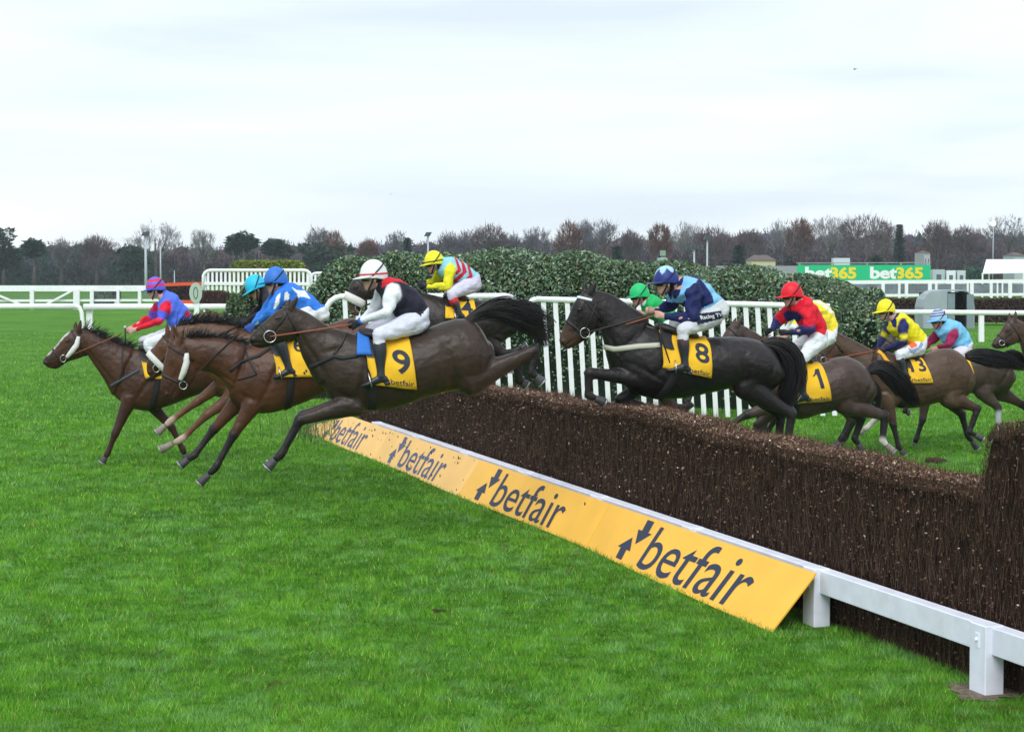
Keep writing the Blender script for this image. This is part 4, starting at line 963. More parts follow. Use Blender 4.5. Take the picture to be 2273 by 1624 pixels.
    fur(tr[3][0] - tr[3][1] * .35, tr[3][0] - tr[3][1] * .8 - fr.h * .1, .006, .03)
    fur(hd[0][0] - hd[0][1] * .2, hd[1][0] - hd[1][1] * .9, .008, .014)
    fur(hd[1][0] + hd[1][1] * .1, hd[3][0] + hd[3][1] * .05, .005, .012)
    fur(hd[-1][0] - hd[-1][1] * .25, hd[3][0] - hd[3][1] * .3, .010, .010)
    fur(El + (El - P(sp['fn'][1])) * .3, El + fr.h * .12 + Vector((0, 0, .16)), .010, .025)
    def dfn(co, nn):
        az = fr.az(co); wl = np.clip(np.abs(nn @ np.array(fr.l)) * 1.3 - .25, 0, 1); d_ = np.zeros(len(co))
        for a, b, amp, sig in sg_:
            ab = b - a; t = np.clip(((az - a) @ ab) / max(1e-6, ab @ ab), 0, 1); q = az - a - t[:, None] * ab; d_ += amp * np.sin(math.pi * np.clip(.15 + .7 * t, 0, 1)) * np.exp(-(q ** 2).sum(axis=1) / sig ** 2)
        # ribs faintly showing
        w3 = np.sin(co[:, 0] * 41 + 2 * np.sin(co[:, 2] * 23)) * np.sin(co[:, 2] * 37 + 1.5 * np.sin(co[:, 0] * 19)); return co - nn * (d_ * wl * 1.35 + .0011 * w3)[:, None]
    body, co = mb.fuse('body', COAT, root, sp.get('vox', .014), 3, None, dfn)
    body['label'] = sp.get('bodylabel', 'bay coat')
    sk = Skin(body, co, fr)
    # hooves with shoes
    for Ft, Hf, key in hooves:
        c0 = Ft.lerp(Hf, .46); d = (Hf - Ft).normalized(); u = d.cross(fr.l).normalized(); m_ = MB()
        fwd = u if u.dot(fr.h) > 0 else -u
        if sp.get('sole', {}).get(key): fwd = -fwd
        m_.loft([(c0, u * .037, fr.l * .036, None), (c0.lerp(Hf, .5), u * .042, fr.l * .041, None), (Hf, u * .050 , fr.l * .047, None)], 16, 2, cap=.12)
        hm = mat('hoof_pale', (.26, .22, .20), .5, .3, noise=(20, .2)) if key in socks else HOOF
        o = m_.build('hoof', hm, root)
        sh = MB(); sh.tube([Hf + d * .009 + (fwd * math.cos(a) * .052 + fr.l * math.sin(a) * .047) for a in np.linspace(-2.4, 2.4, 15)], .0085, 6); sh.build('horseshoe', SHOE, o)
    # nostrils, mouth line
    nm = MB()
    for sd in (1, -1):
        c = hd[-1][0] + hd[-1][1] * .35; c2, n2 = sk.hitp(c, sd, -.001); nm.ell(c2, hd[-1][1].normalized() * .016, (hd[0][0] - hd[2][0]).normalized() * .010, fr.l * .004)
    nm.build('nostrils', mat('nostril', (.006, .005, .005), .7), root)
    # eyes
    for sd in (1, -1):
        p_, n_ = sk.hit(sp['eye'], sd, -.008, .08); m_ = MB(); m_.ell(p_, (.019, 0, 0), (0, .019, 0), (0, 0, .017)); m_.build('eye', mat('horse_eye', (.012, .008, .006), .08, .7), root)
    # tail
    tl = [P(p) for p in sp['tail']]; wd = sp['tailw']; lines = []; r = random.Random(sp['seed'])
    for k in range(sp.get('tailn', 260)):
        a, rr_ = r.random() * 6.28, r.random() ** .6; L_ = []; end = r.uniform(.72, 1.0); ph = r.random() * 6
        cp = curve_pts(tl, 12)
        for i in range(12):
            t = i / 11; w_ = np.interp(t, np.linspace(0, 1, len(wd)), wd) * rr_; tt = t * end * 11; j = min(10, int(tt)); c = cp[j].lerp(cp[j + 1], tt - j)
            tg = (cp[min(11, j + 1)] - cp[j]).normalized(); u = tg.cross(fr.l).normalized()
            L_.append(c + u * math.cos(a) * w_ + fr.l * math.sin(a) * min(w_, .07 + w_ * .3) + u * .012 * math.sin(t * 7 + ph) * t)
        lines.append(L_)
    tb = MB(); tb.tube(curve_pts(tl, 10)[:4], [.03, .032, .028, .02], 8)
    tailo = hair('tail', lines, .0075, HAIRM, root)
    # mane along the crest
    lines = []; mn = sp.get('mane', {}); ln = mn.get('len', .10); K = len(nk); fly = mn.get('fly', .5); cnt = mn.get('n', 200)
    for k in range(cnt):
        t = r.random() * (K - 1) * .93; i = min(K - 2, int(t)); u = t - i; c = nk[i][0].lerp(nk[i + 1][0], u); ux = nk[i][1].lerp(nk[i + 1][1], u); sd = r.uniform(-1, 1)
        b = c + ux * .97 + fr.l * sd * .02; nd = ux.normalized(); al = (nk[i + 1][0] - nk[i][0]).normalized(); L2 = ln * r.uniform(.6, 1.2)
        dr = (nd * fly * r.uniform(.4, 1.2) + al * r.uniform(.3, 1.0) + fr.l * sd * (1 - fly) * 1.2).normalized(); L_ = [b - nd * .02]
        for j in range(1, 5): dr = (dr + Vector((0, 0, -.25)) * (1 - fly)).normalized(); L_.append(L_[-1] + dr * L2 / 4)
        lines.append(L_)
    hair('mane', lines, .007, HAIRM, root)
    # ---- tack
    def band(secs, t, w_, th, name, m, grow=1.0, par=root):
        i = min(len(secs) - 2, int(t)); u = t - i; c = secs[i][0].lerp(secs[i + 1][0], u); a = secs[i][1].lerp(secs[i + 1][1], u); v = secs[i][2].lerp(secs[i + 1][2], u); al = (secs[i + 1][0] - secs[i][0]).normalized()
        pts = []; nr = []
        for k in range(28):
            th_ = 2 * math.pi * k / 28; d = a * math.cos(th_) + v * math.sin(th_); q = c + d * 1.6; loc, n, ii, dd = sk.b.ray_cast(q, -d.normalized())
            if loc is None or (loc - c).length > d.length * 1.5: loc, n = c + d * 1.02, d.normalized()
            pts.append(loc + n * .002 * grow); nr.append(d)
        o = MB(); o.ribbon(pts, nr, w_, th, True, al); return o.build(name, m, par)
    if sp.get('tack', True):
        Tm_ = fr.T
        nb = sp.get('noseband'); band(hd, 2.35, .03 if not nb else sp.get('nbw', .12), .006 if not nb else .045, 'noseband', WOOL if nb else LEATH)
        band(hd, .35, .022, .006, 'headpiece', LEATH)
        if sp.get('browband'):
            b, n_ = sk.path(sp['browband'], 1, .004, 6, .08); o = MB(); o.ribbon(b, n_, .028, .008); o.build('browband', mat('browband_white', (.7, .75, .8), .5), root)
            b, n_ = sk.path(sp['browband'], -1, .004, 6, .08); o = MB(); o.ribbon(b, n_, .028, .008); o.build('browband', mat('browband_white'), root)
        for sd in (1, -1):
            bit3, bn = sk.hit(sp['bit'], sd, .012, .06); eyep, _ = sk.hit(hs_mid(hs), sd, .004, .08)
            q, nn = sk.path([sp['cheek_top'], sp['bit']], sd, .003, 8, .08); o = MB(); o.ribbon(q, nn, .018, .005); o.build('cheek_strap', LEATH, root)
            o = MB(); e1 = (hd[2][0] - hd[3][0]).normalized(); e2 = hd[2][1].normalized(); R_ = sp.get('ring', .042); o.tube([bit3 + (e1 * math.cos(a) + e2 * math.sin(a)) * R_ for a in np.linspace(0, 6.0, 18)], .006, 6, True); o.build('bit_ring', STEEL, root)
            if sp.get('cheekpiece'):
                q, nn = sk.path(sp['cheekpiece'], sd, .022, 5, .08); o = MB(); k = len(q); o.tube(q, [.022 + .014 * math.sin(math.pi * min(1, (i + .6) / k)) for i in range(k)], 10); o.build('sheepskin_cheekpiece', WOOL, root)
            if sp.get('hand'):
                hn = P(sp['hand'], .06 * sd); lim = bit3.lerp(hn, .5) + Vector((0, 0, -.02)); 
                for vv in range(3):
                    pass
                q = [bit3, bit3.lerp(hn, .33) + fr.l * sd * .05, bit3.lerp(hn, .66) + fr.l * sd * .05, hn]; q = curve_pts(q, 12)
                q2 = []
                for p_ in q:
                    loc, n_, i_, d_ = sk.b.ray_cast(p_ + fr.l * sd * .6, -fr.l * sd)
                    if loc is not None and (loc - p_).dot(fr.l) * sd > -.012: p_ = loc + fr.l * sd * .014
                    q2.append(p_)
                o = MB(); o.tube(q2, .0075, 5); o.build('rein', mat('rein_%d' % sp['seed'], sp.get('rein', (.03, .02, .018)), .6), root)
        nt_ = len(tr)
        if sp.get('girth_px'):
            g0, g1 = sp['girth_px']
            for sd in (1, -1):
                q, nn = sk.path([g0, g1], sd, .004, 12); o = MB(); o.ribbon(q, nn, .085, .008); o.build('girth', mat('girth_web', sp.get('girthc', (.02, .018, .02)), .8), root)
        if sp.get('breast'):
            for sd in (1, -1):
                q, nn = sk.path(sp['breast'], sd, .004, 6); o = MB(); o.ribbon(q, nn, sp.get('breastw', .035), .009); o.build('breastplate', mat('breast_%d' % sp['seed'], sp.get('breastc', (.02, .02, .024)), .6), root)
        for st in sp.get('straps', []):
            for sd in (1, -1):
                q, nn = sk.path(st, sd, .004, 6); o = MB(); o.ribbon(q, nn, .022, .006); o.build('strap', LEATH, root)
        # saddle cloth draped over the back, saddle on top
        if sp.get('cloth'):
            cq = sp['cloth']; Q = [P(p, .25) - fr.l * .25 for p in cq]      # top-front, top-back, bottom-back, bottom-front
            nx_, ny_ = 12, 12; rows = []
            def cpt(x, y, sd, off):
                a = Q[0].lerp(Q[1], x); b = Q[3].lerp(Q[2], x); p = b.lerp(a, y)
                loc, n, i, d = sk.b.ray_cast(p + fr.l * sd * 1.2, -fr.l * sd)
                if loc is None or (loc - p).dot(fr.l) * sd < 0:
                    loc, n, i, d = sk.b.ray_cast(Vector((p.x, p.y, p.z + .8)) + fr.l * sd * .05, Vector((0, 0, -1)))
                    if loc is None: loc, n = p, Vector((0, 0, 1))
                if y < .3: n = (n + fr.l * sd * .6).normalized()
                wv = .006 * math.sin(x * 11 + y * 3) * (1 - y) + .004 * math.sin(y * 13 + x * 4)
                return loc + n * (off + .012 + wv + .012 * (1 - y)), n
            def ridge(x, off):
                a = Q[0].lerp(Q[1], x); loc, n, i, d = sk.b.ray_cast(Vector((a.x, a.y, a.z + 1.0)), Vector((0, 0, -1)))
                return (loc if loc is not None else a) + Vector((0, 0, off + .012))
            V = []
            for j in range(ny_): V += [cpt(i / nx_, j / (ny_), 1, 0)[0] for i in range(nx_ + 1)]
            V += [ridge(i / nx_, 0) for i in range(nx_ + 1)]
            for j in range(ny_ - 1, -1, -1): V += [cpt(i / nx_, j / (ny_), -1, 0)[0] for i in range(nx_ + 1)]
            R_ = 2 * ny_ + 1; Fc = [(j * (nx_ + 1) + i, j * (nx_ + 1) + i + 1, (j + 1) * (nx_ + 1) + i + 1, (j + 1) * (nx_ + 1) + i) for j in range(R_ - 1) for i in range(nx_)]
            cm = mat('saddle_cloth', (.86, .50, .025), .7, .2, noise=(3, .08), bump=(14, .5, .012))
            o = mk('saddle_cloth', V, Fc, cm, root); so = o.modifiers.new('s', 'SOLIDIFY'); so.thickness = .005; so.offset = 1
            ink = mat('cloth_ink', (.02, .028, .05), .6)
            for txt, box in sp.get('texts', []):
                TV, TF, _ = textmesh(txt, .018 if len(txt) < 3 else .008, cuts=4)
                for sd in (1, -1):
                    if txt == '1':
                        TV, TF = [], []
                        for k_ in range(11): TV += [(.50, k_ / 10), (.92, k_ / 10)]
                        TF = [(2 * k_, 2 * k_ + 1, 2 * k_ + 3, 2 * k_ + 2) for k_ in range(10)]; TV += [(.0, .70), (.10, .63), (.25, .80), (.27, .68), (.50, .76)]
                        TF += [(22, 23, 25, 24), (24, 25, 26, 20)]
                    W_ = []
                    for x, y in TV:
                        xx = x if sd == 1 else 1 - x; W_.append(cpt(box[0] + (box[2] - box[0]) * xx, box[1] + (box[3] - box[1]) * y, sd, .009)[0])
                    mk('number' if len(txt) < 3 else 'wording', W_, TF, ink, o)
            if sp.get('texts'):
                for sd in (1, -1):
                    bx = sp.get('logo', (.06, .045, .18, .15)); V2 = []; F2 = []
                    for upw, (x0, y0) in ((True, (bx[0], bx[1])), (False, (bx[0] + (bx[2] - bx[0]) * .45, bx[1] + (bx[3] - bx[1]) * .35))):
                        A_ = arrow(upw); k0 = len(V2); w2, h2 = (bx[2] - bx[0]) * .5, (bx[3] - bx[1]) * .6
                        for x, y in A_: V2.append(cpt((x0 + w2 * x) if sd == 1 else 1 - (x0 + w2 * x), y0 + h2 * y, sd, .009)[0])
                        F2.append(tuple(range(k0, k0 + len(A_))))
                    mk('logo', V2, F2, ink, o)
            # saddle
            s_ = MB(); a0, a1 = ridge(.05, .01), ridge(.78, .01)
            if sp.get('saddle'): a0, a1 = [Vector((q.x, q.y, q.z)) for q in (P(sp['saddle'][0]), P(sp['saddle'][1]))]
            ax_ = (a1 - a0); up_ = Vector((0, 0, 1))
            s_.loft([(a0 - ax_ * .05, up_ * .04, fr.l * .10), (a0 + ax_ * .15, up_ * .055, fr.l * .15), (a0 + ax_ * .5, up_ * .035, fr.l * .17), (a0 + ax_ * .85, up_ * .045, fr.l * .17), (a1 + ax_ * .04, up_ * .03, fr.l * .11)], 16, 3)
            for sd in (1, -1):      # flaps
                gr = []
                for j in range(7):
                    for i in range(6):
                        x = .02 + .24 * i / 5 - .05 * math.sin(j / 6 * 3.14); y = 1.0 - j / 6 * .46; p, n_ = cpt(x, min(.999, y), sd, .012); gr.append(p)
                s_.add(gr, [(j * 6 + i, j * 6 + i + 1, j * 6 + i + 7, j * 6 + i + 6) for j in range(6) for i in range(5)])
            s_.build('saddle', mat('saddle_leather', (.02, .018, .02), .5, .4), root)
    if sp.get('pad'):
        q = [P(p, .25) - fr.l * .25 for p in sp['pad']]
        for sd in (1, -1):
            V = []
            for j in range(8):
                for i in range(6):
                    a = q[0].lerp(q[1], i / 5); b = q[3].lerp(q[2], i / 5); loc, n = sk.hitp(a.lerp(b, j / 7), sd, .032); V.append(loc)
            o = mk('shoulder_pad', V, [(j * 6 + i, j * 6 + i + 1, j * 6 + i + 7, j * 6 + i + 6) for j in range(7) for i in range(5)], mat('pad_blue', (.03, .18, .62), .6, bump=(30, .4, .01)), root); so = o.modifiers.new('s', 'SOLIDIFY'); so.thickness = .014
    return fr, sk, root
def hs_mid(hs): return ((hs[1][0][0] + hs[1][1][0]) / 2, (hs[1][0][1] + hs[1][1][1]) / 2)

# ================================================================== jockeys
SKIN = mat('skin', attr=True, rough=.5, spec=.3); SILK = mat('silks', attr=True, rough=.62, spec=.25, bump=(7, .9, .03, (1, 1, 1.6)), noise=(5, .06))
BREECH = mat('breeches', attr=True, rough=.7, spec=.2, bump=(8, .9, .03, (1, 1, 1.8)), noise=(4, .05)); BOOT = mat('boot_leather', attr=True, rough=.32, spec=.5, bump=(18, .25, .006))
def jockey(sp, fr):
    fr.T = sp['T']; P = fr.P; l, h = fr.l, fr.h
    kl = sp.get('lean', 0)
    hip = P(sp['torso'][4][0]); root = empty('person', (hip.x, hip.y, 0), sp['label'], 'person', 'jockeys riding in the race')
    skin = tuple(min(.8, c * 1.25) for c in sp.get('skin', (.42, .24, .19))); glove = sp.get('glove', skin)
    tl = math.radians(sp.get('tilt', 0)); yw = math.radians(sp.get('yaw', 0))
    f = h * math.cos(tl) - Vector((0, 0, 1)) * math.sin(tl); up = h * math.sin(tl) + Vector((0, 0, 1)) * math.cos(tl); sde = l.copy()
    R = Matrix.Rotation(yw, 3, up); f = R @ f; sde = R @ l
    Hc = P(sp['helmet']) ; Cd = Hc - up * .07
    tor = secs_from(fr, sp['torso'], [.068, .185, .175, .150, .165, .150], skin)
    # ---- body: one continuous figure
    b = MB()
    L3 = lambda x, y, z: Cd + f * x + sde * y + up * z
    b.loft([(L3(-.005, 0, .07), f * .075, sde * .06, skin), (L3(0, 0, .02), f * .098, sde * .076, skin), (L3(.006, 0, -.03), f * .094, sde * .074, skin), (L3(.022, 0, -.075), f * .074, sde * .062, skin), (L3(.045, 0, -.115), f * .046, sde * .045, skin), (L3(.055, 0, -.135), f * .028, sde * .03, skin)], 16, 3, cap=.3)
    b.loft([(L3(.096, 0, -.012), f * .010, sde * .010, skin), (L3(.108, 0, -.035), f * .014, sde * .010, skin), (L3(.113, 0, -.05), f * .014, sde * .015, skin), (L3(.096, 0, -.062), f * .012, sde * .012, skin)], 8, 2, cap=.4)
    lip = tuple(c * .75 for c in skin)
    b.ell(L3(.090, 0, -.082), f * .012, sde * .022, up * .006, lip); b.ell(L3(.087, 0, -.094), f * .011, sde * .019, up * .006, lip); b.ell(L3(.078, 0, -.120), f * .016, sde * .018, up * .014, skin)
    for s_ in (-1, 1): b.ell(L3(-.005, .078 * s_, -.045), f * .018, sde * .01, up * .03, skin); b.ell(L3(.075, .035 * s_, -.055), f * .02, sde * .02, up * .018, skin)
    nb = (tor[0][0]); b.limb = None
    b.loft([(L3(-.015, 0, -.03), f * .055, sde * .055, skin), (L3(-.015, 0, -.08).lerp(nb, .45), (tor[0][1]).normalized() * .055, l * .055, skin), (nb, tor[0][1].normalized() * .06, l * .065, skin), (tor[1][0], tor[1][1] * .5, l * .1, skin)], 14, 3)
    b.loft([(s_[0], s_[1] * .86, s_[2] * .88, skin) for s_ in tor], 18, 3)
    arms = {}
    for key, sg in (('an', 1), ('af', -1)):
        a = sp[key]; la = (.150, .225, .085, .055); q = [P(p, la[i] * sg) for i, p in enumerate(a[:4])]; arms[key] = q
        Sh, El, Wr, Ha = q
        limb(b, fr, [Sh, Sh.lerp(El, .5), El, El.lerp(Wr, .4), Wr], [(.052, .05, skin), (.046, .044, skin), (.040, .038, skin), (.038, .036, skin), (.028, .024, glove)])
        d = (Ha - Wr); d = d.normalized() if d.length > .02 else (Wr - El).normalized(); Hp = Wr + d * max(.05, (Ha - Wr).length * .7); dn = Vector((0, 0, -1)); dn = (dn - d * dn.dot(d)).normalized(); inn = l * -sg
        # palm then four curled fingers and a thumb
        b.loft([(Wr, dn * .026, l * .020, glove), (Wr + d * .035, dn * .034, l * .020, glove), (Wr + d * .078, dn * .038, l * .018, glove)], 12, 2, cap=.4)
        kn = Wr + d * .078
        for fi in range(4):
            o_ = dn * (-.030 + .0200 * fi); ln = (.034, .037, .035, .028)[fi]; p0 = kn + o_ + l * sg * .006; p1 = p0 + d * ln * .9; p2 = p1 + (inn * .85 + d * .15).normalized() * ln * .8; p3 = p2 + (-d * .8 + inn * .3).normalized() * ln * .65
            b.loft([(p0 - d * .01, dn * .0092, l * .0092, glove), (p1, dn * .009, l * .009, glove), (p2, dn * .0085, d * .0085, glove), (p3, dn * .0075, l * .0075, glove)], 8, 2, cap=.6)
        p0 = Wr + d * .03 - dn * .030; b.loft([(p0, d * .012, l * .011, glove), (p0 - dn * .012 + d * .03 + inn * .008, d * .010, l * .010, glove), (p0 - dn * .008 + d * .058 + inn * .016, d * .0085, l * .0085, glove)], 8, 2, cap=.6)
    legs = {}
    for key, sg in (('ln', 1), ('lf', -1)):
        a = sp.get(key) or sp['ln']; la = (.09, .235, .275, .27); q = [P(p, la[i] * sg) for i, p in enumerate(a[:4])]; legs[key] = q
        Hi, Kn, An, To = q
        limb(b, fr, [Hi, Hi.lerp(Kn, .5), Kn, Kn.lerp(An, .4), An], [(.085, .085, skin), (.072, .07, skin), (.052, .05, skin), (.048, .045, skin), (.034, .032, skin)])
        limb(b, fr, [An, An.lerp(To, .4) + Vector((0, 0, -.02)), To - (To - An) * .25 + Vector((0, 0, -.03))], [(.024, .022, skin), (.022, .024, skin), (.012, .018, skin)])
    body, bco = b.fuse('body', SKIN, root, .0085, 2)
    # ---- silks
    jc = sp['silk']; sl_ = sp.get('sleeve', jc); jm = MB()
    ts = [(s_[0], s_[1] * 1.0, s_[2] * 1.04, jc) for s_ in tor]; ts[0] = (tor[0][0], tor[0][1] * 1.0, tor[0][2] * 1.05, sp.get('collar', jc))
    jm.loft(ts[:5], 22, 3, cap=.15)
    fs = sp.get('full', 1.0)
    for key, sg in (('an', 1), ('af', -1)):
        Sh, El, Wr, Ha = arms[key]; slc = sp.get('lowsleeve', sl_)
        limb(jm, fr, [Sh + (Sh - El) * .10, Sh.lerp(El, .12), Sh.lerp(El, .45), Sh.lerp(El, .75), El, El.lerp(Wr, .35), El.lerp(Wr, .8), Wr], [(.055, .055, sl_), (.076 * fs, .068, sl_), (.068 * fs, .062, sl_), (.062 * fs, .058, sp.get('bandc', sl_)), (.055 * fs, .052, slc), (.050 * fs, .048, slc), (.036, .036, slc), (.031, .030, sp.get('cuff', slc))], 14)
    paint = [(c, fr.polyaz(pl), sd) for c, pl, sd in sp.get('paint', [])]
    def pf(co, cols):
        az = fr.az(co); lat = (co - np.array(fr.ref)) @ np.array(l)
        for c, pl, sd in paint:
            m_ = poly_in(az, pl)
            if sd == 1: m_ &= lat > 0
            if sd == 'arm': m_ &= np.abs(lat) > .13
            if sd == 'torso': m_ &= np.abs(lat) < .19
            cols[m_] = c
        return cols
    ph = sp['helmet'][0] * .1
    def folds(amp):
        def g(co, nn):
            a = fr.az(co); lt = (co - np.array(fr.ref)) @ np.array(l); u = a[:, 0] * 26 + a[:, 1] * 31 + ph; v = a[:, 0] * 17 - a[:, 1] * 38
            return co + nn * (amp * (np.sin(u + 2.2 * np.sin(a[:, 1] * 13 + ph) + lt * 6) * .6 + np.sin(v + 1.7 * np.sin(a[:, 0] * 15) + lt * 9) * .5 + .3 * np.sin(u * 2.1 + v)))[:, None]
        return g
    jacket, jco = jm.fuse('racing_silks', SILK, root, .009, 2, pf, folds(.0085))
    # ---- breeches
    br = MB(); bc = sp.get('breech', (.72, .74, .80))
    br.loft([(tor[3][0].lerp(tor[4][0], .75), tor[4][1] * .93, tor[4][2] * .96, bc), (tor[4][0], tor[4][1] * 1.03, tor[4][2] * 1.05, bc), (tor[5][0], tor[5][1] * 1.03, tor[5][2] * 1.1, bc)], 20, 3, cap=.5)
    for key, sg in (('ln', 1), ('lf', -1)):
        Hi, Kn, An, To = legs[key]
        limb(br, fr, [Hi, Hi.lerp(Kn, .35), Hi.lerp(Kn, .75), Kn, Kn.lerp(An, .18), Kn.lerp(An, .30)], [(.115, .11, bc), (.104, .095, bc), (.082, .076, bc), (.070, .068, bc), (.060, .058, bc), (.054, .052, bc)], 16)
    brp = [(c, fr.polyaz(pl, .2), sd) for c, pl, sd in sp.get('bpaint', [])]
    def bf(co, cols):
        az = fr.az(co)
        for c, pl, sd in brp: cols[poly_in(az, pl)] = c
        return cols
    breeches, brc = br.fuse('breeches', BREECH, root, .0105, 2, bf, folds(.0048))
    if sp.get('btext'):
        skb = Skin(breeches, brc, fr); TV, TF, _ = textmesh(sp['btext'][0], sp['btext'][3] if len(sp['btext']) > 3 else .01, cuts=3); q0, q1, q2, q3 = sp['btext'][1]     # bl br tr tl
        V = []
        for x, y in TV:
            px = (q0[0] * (1 - x) + q1[0] * x) * (1 - y) + (q3[0] * (1 - x) + q2[0] * x) * y; py = (q0[1] * (1 - x) + q1[1] * x) * (1 - y) + (q3[1] * (1 - x) + q2[1] * x) * y
            V.append(skb.hit((px, py), 1, .004, .2)[0])
        mk('wording', V, TF, mat('thigh_ink_%s' % sp['key'], sp['btext'][2], .6), breeches)
    # ---- boots and stirrups
    for key, sg in (('ln', 1), ('lf', -1)):
        Hi, Kn, An, To = legs[key]; bt = MB(); kc = sp.get('boot', (.015, .018, .026)); tc_ = sp.get('boottop', kc)
        limb(bt, fr, [Kn.lerp(An, .20), Kn.lerp(An, .32), Kn.lerp(An, .48), Kn.lerp(An, .8), An], [(.060, .057, tc_), (.064, .060, tc_), (.060, .056, kc), (.043, .042, kc), (.043, .041, kc)], 14)
        fd = (To - An); fd_ = fd.normalized(); ups = fd_.cross(l); ups = ups if ups.z > 0 else -ups
        bt.loft([(An - fd_ * .05 - ups * .035, ups * .034, l * .033, kc), (An + fd_ * .02 - ups * .02, ups * .048, l * .036, kc), (An + fd * .55 - ups * .03, ups * .034, l * .042, kc), (To - fd_ * .02 - ups * .04, ups * .022, l * .038, kc), (To + fd_ * .02 - ups * .042, ups * .014, l * .024, kc)], 14, 3, cap=.4)
        bt.box(An - fd_ * .045 - ups * .078, fd_ * .026, l * .03, ups * .014)
        o, _c = bt.fuse('boot', BOOT, root, .009, 2)
        st = MB(); c = An + fd * .62 - ups * .05; w1 = l * .062; st.tube([c - w1 - ups * .02, c + w1 - ups * .02, c + w1 * .95 + ups * .05, c + w1 * .3 + ups * .11, c - w1 * .3 + ups * .11, c - w1 * .95 + ups * .05], .007, 6, True); st.build('stirrup', STEEL, root)
    # ---- helmet
    hcol = sp['cap']; mbh = MB(); V = []; Fc = []; n, m_ = 56, 26; cols = []
    rx, ry, rz = .130, .112, .150
    for i in range(m_ + 1):
        ph = math.pi / 2 * 1.12 * i / m_
        for j in range(n):
            a = 2 * math.pi * j / n; x, y, z = math.sin(ph) * math.cos(a), math.sin(ph) * math.sin(a), math.cos(ph)
            if z < 0: z *= 1 + .9 * max(0, -x)      # lower at the nape
            rr_ = 1.0 + .012 * math.sin(a * 9 + i) * (1 if sp.get('soft', True) else 0) * (i / m_)
            V.append(L3(rx * x * rr_ - .006, ry * y * rr_, rz * z)); cols.append(hcol(x, y, z) if callable(hcol) else hcol)
    for i in range(m_):
        for j in range(n): k = (j + 1) % n; Fc.append((i * n + j, i * n + k, (i + 1) * n + k, (i + 1) * n + j))
    hel = mk('helmet', V, Fc, mat('cap_silk', attr=True, rough=.45, spec=.35, bump=(14, .3, .01)), root, True, np.array(cols), fix=False)
    so = hel.modifiers.new('s', 'SOLIDIFY'); so.thickness = -.012
    pk = MB(); Vt = []; k = 16
    for i in range(k + 1):
        a = math.radians(-72 + 144 * i / k); ext = .072 * max(0, math.cos(a * 1.2)) ** .7
        Vt.append(((rx - .004) * math.cos(a) - .006, (ry - .002) * math.sin(a), -.004)); Vt.append(((rx + ext) * math.cos(a) - .006, (ry + ext * .75) * math.sin(a), -.004 - .22 * ext))
    V = [L3(*v) for v in Vt] + [L3(v[0], v[1], v[2] - .010) for v in Vt]; o_ = len(Vt); Fc = []
    for i in range(k): a = 2 * i; Fc += [(a, a + 1, a + 3, a + 2), (o_ + a, o_ + a + 2, o_ + a + 3, o_ + a + 1), (a + 1, o_ + a + 1, o_ + a + 3, a + 3)]
    pk.add(V, Fc); pk.build('peak', mat('peak_%s' % sp['key'], sp.get('peak', hcol if not callable(hcol) else (.2, .2, .2)), .45), hel)
    if sp.get('capband'):
        o = MB(); pts = [L3((rx + .002) * math.cos(a) - .006, (ry + .002) * math.sin(a), .012) for a in np.linspace(0, 6.283, 33)[:-1]]; o.ribbon(pts, [p - Cd for p in pts], .014, .004, True, up); o.build('band', mat('capband_%s' % sp['key'], sp['capband'], .5), hel)
    # goggles, elastic, harness
    o = MB(); pts = [L3(.088 * math.cos(a) + .012, .078 * math.sin(a), -.028 - .004 * abs(math.sin(a))) for a in np.linspace(-1.15, 1.15, 11)]
    o.ribbon(pts, [p - L3(0, 0, -.028) for p in pts], .044, .016, False, up); o.build('goggles', mat('goggle_lens', (.015, .015, .02), .12, .6), root)
    for s_ in (1, -1):
        o = MB(); o.tube([L3(.045, .090 * s_, -.028), L3(.0, .112 * s_, .006), L3(-.045, .108 * s_, .05), L3(-.085, .080 * s_, .088), L3(-.100, .03 * s_, .103), L3(-.102, 0, .105)], .0065, 6); o.build('goggle_elastic', mat('elastic', (.012, .014, .03), .6), root)
        o = MB(); o.tube([L3(.0, .094 * s_, .0), L3(.018, .084 * s_, -.06), L3(.05, .055 * s_, -.12), L3(.055, .0, -.148)], .009, 6); o.build('chin_strap', mat('elastic'), root)
    hr = MB(); hr.ell(L3(-.035, 0, -.035), f * .075, sde * .086, up * .05, n=16); hr.ell(L3(-.05, 0, -.075), f * .045, sde * .06, up * .04, n=14); hr.build('hair', mat('hair_dark', (.02, .014, .012), .7, .2, bump=(60, .5, .01)), root)
    if sp.get('extra'): sp['extra'](root, fr, L3, arms, legs, jacket, jco)
    return root, arms
# ================================================================== the field of runners
def pr(Tn, *q): return [(Tn(a, b), Tn(c, d)) for a, b, c, d in q]      # top/bottom pairs
def pl(Tn, *q): return [Tn(*p) for p in q]
DB = (.040, .029, .024); DBL = (.030, .020, .015)      # near-black bay
BAY = (.085, .042, .026); BAYL = (.075, .034, .020); MB_ = (.060, .036, .027)
C_ = ssrgb
W_ = (.72, .74, .80)

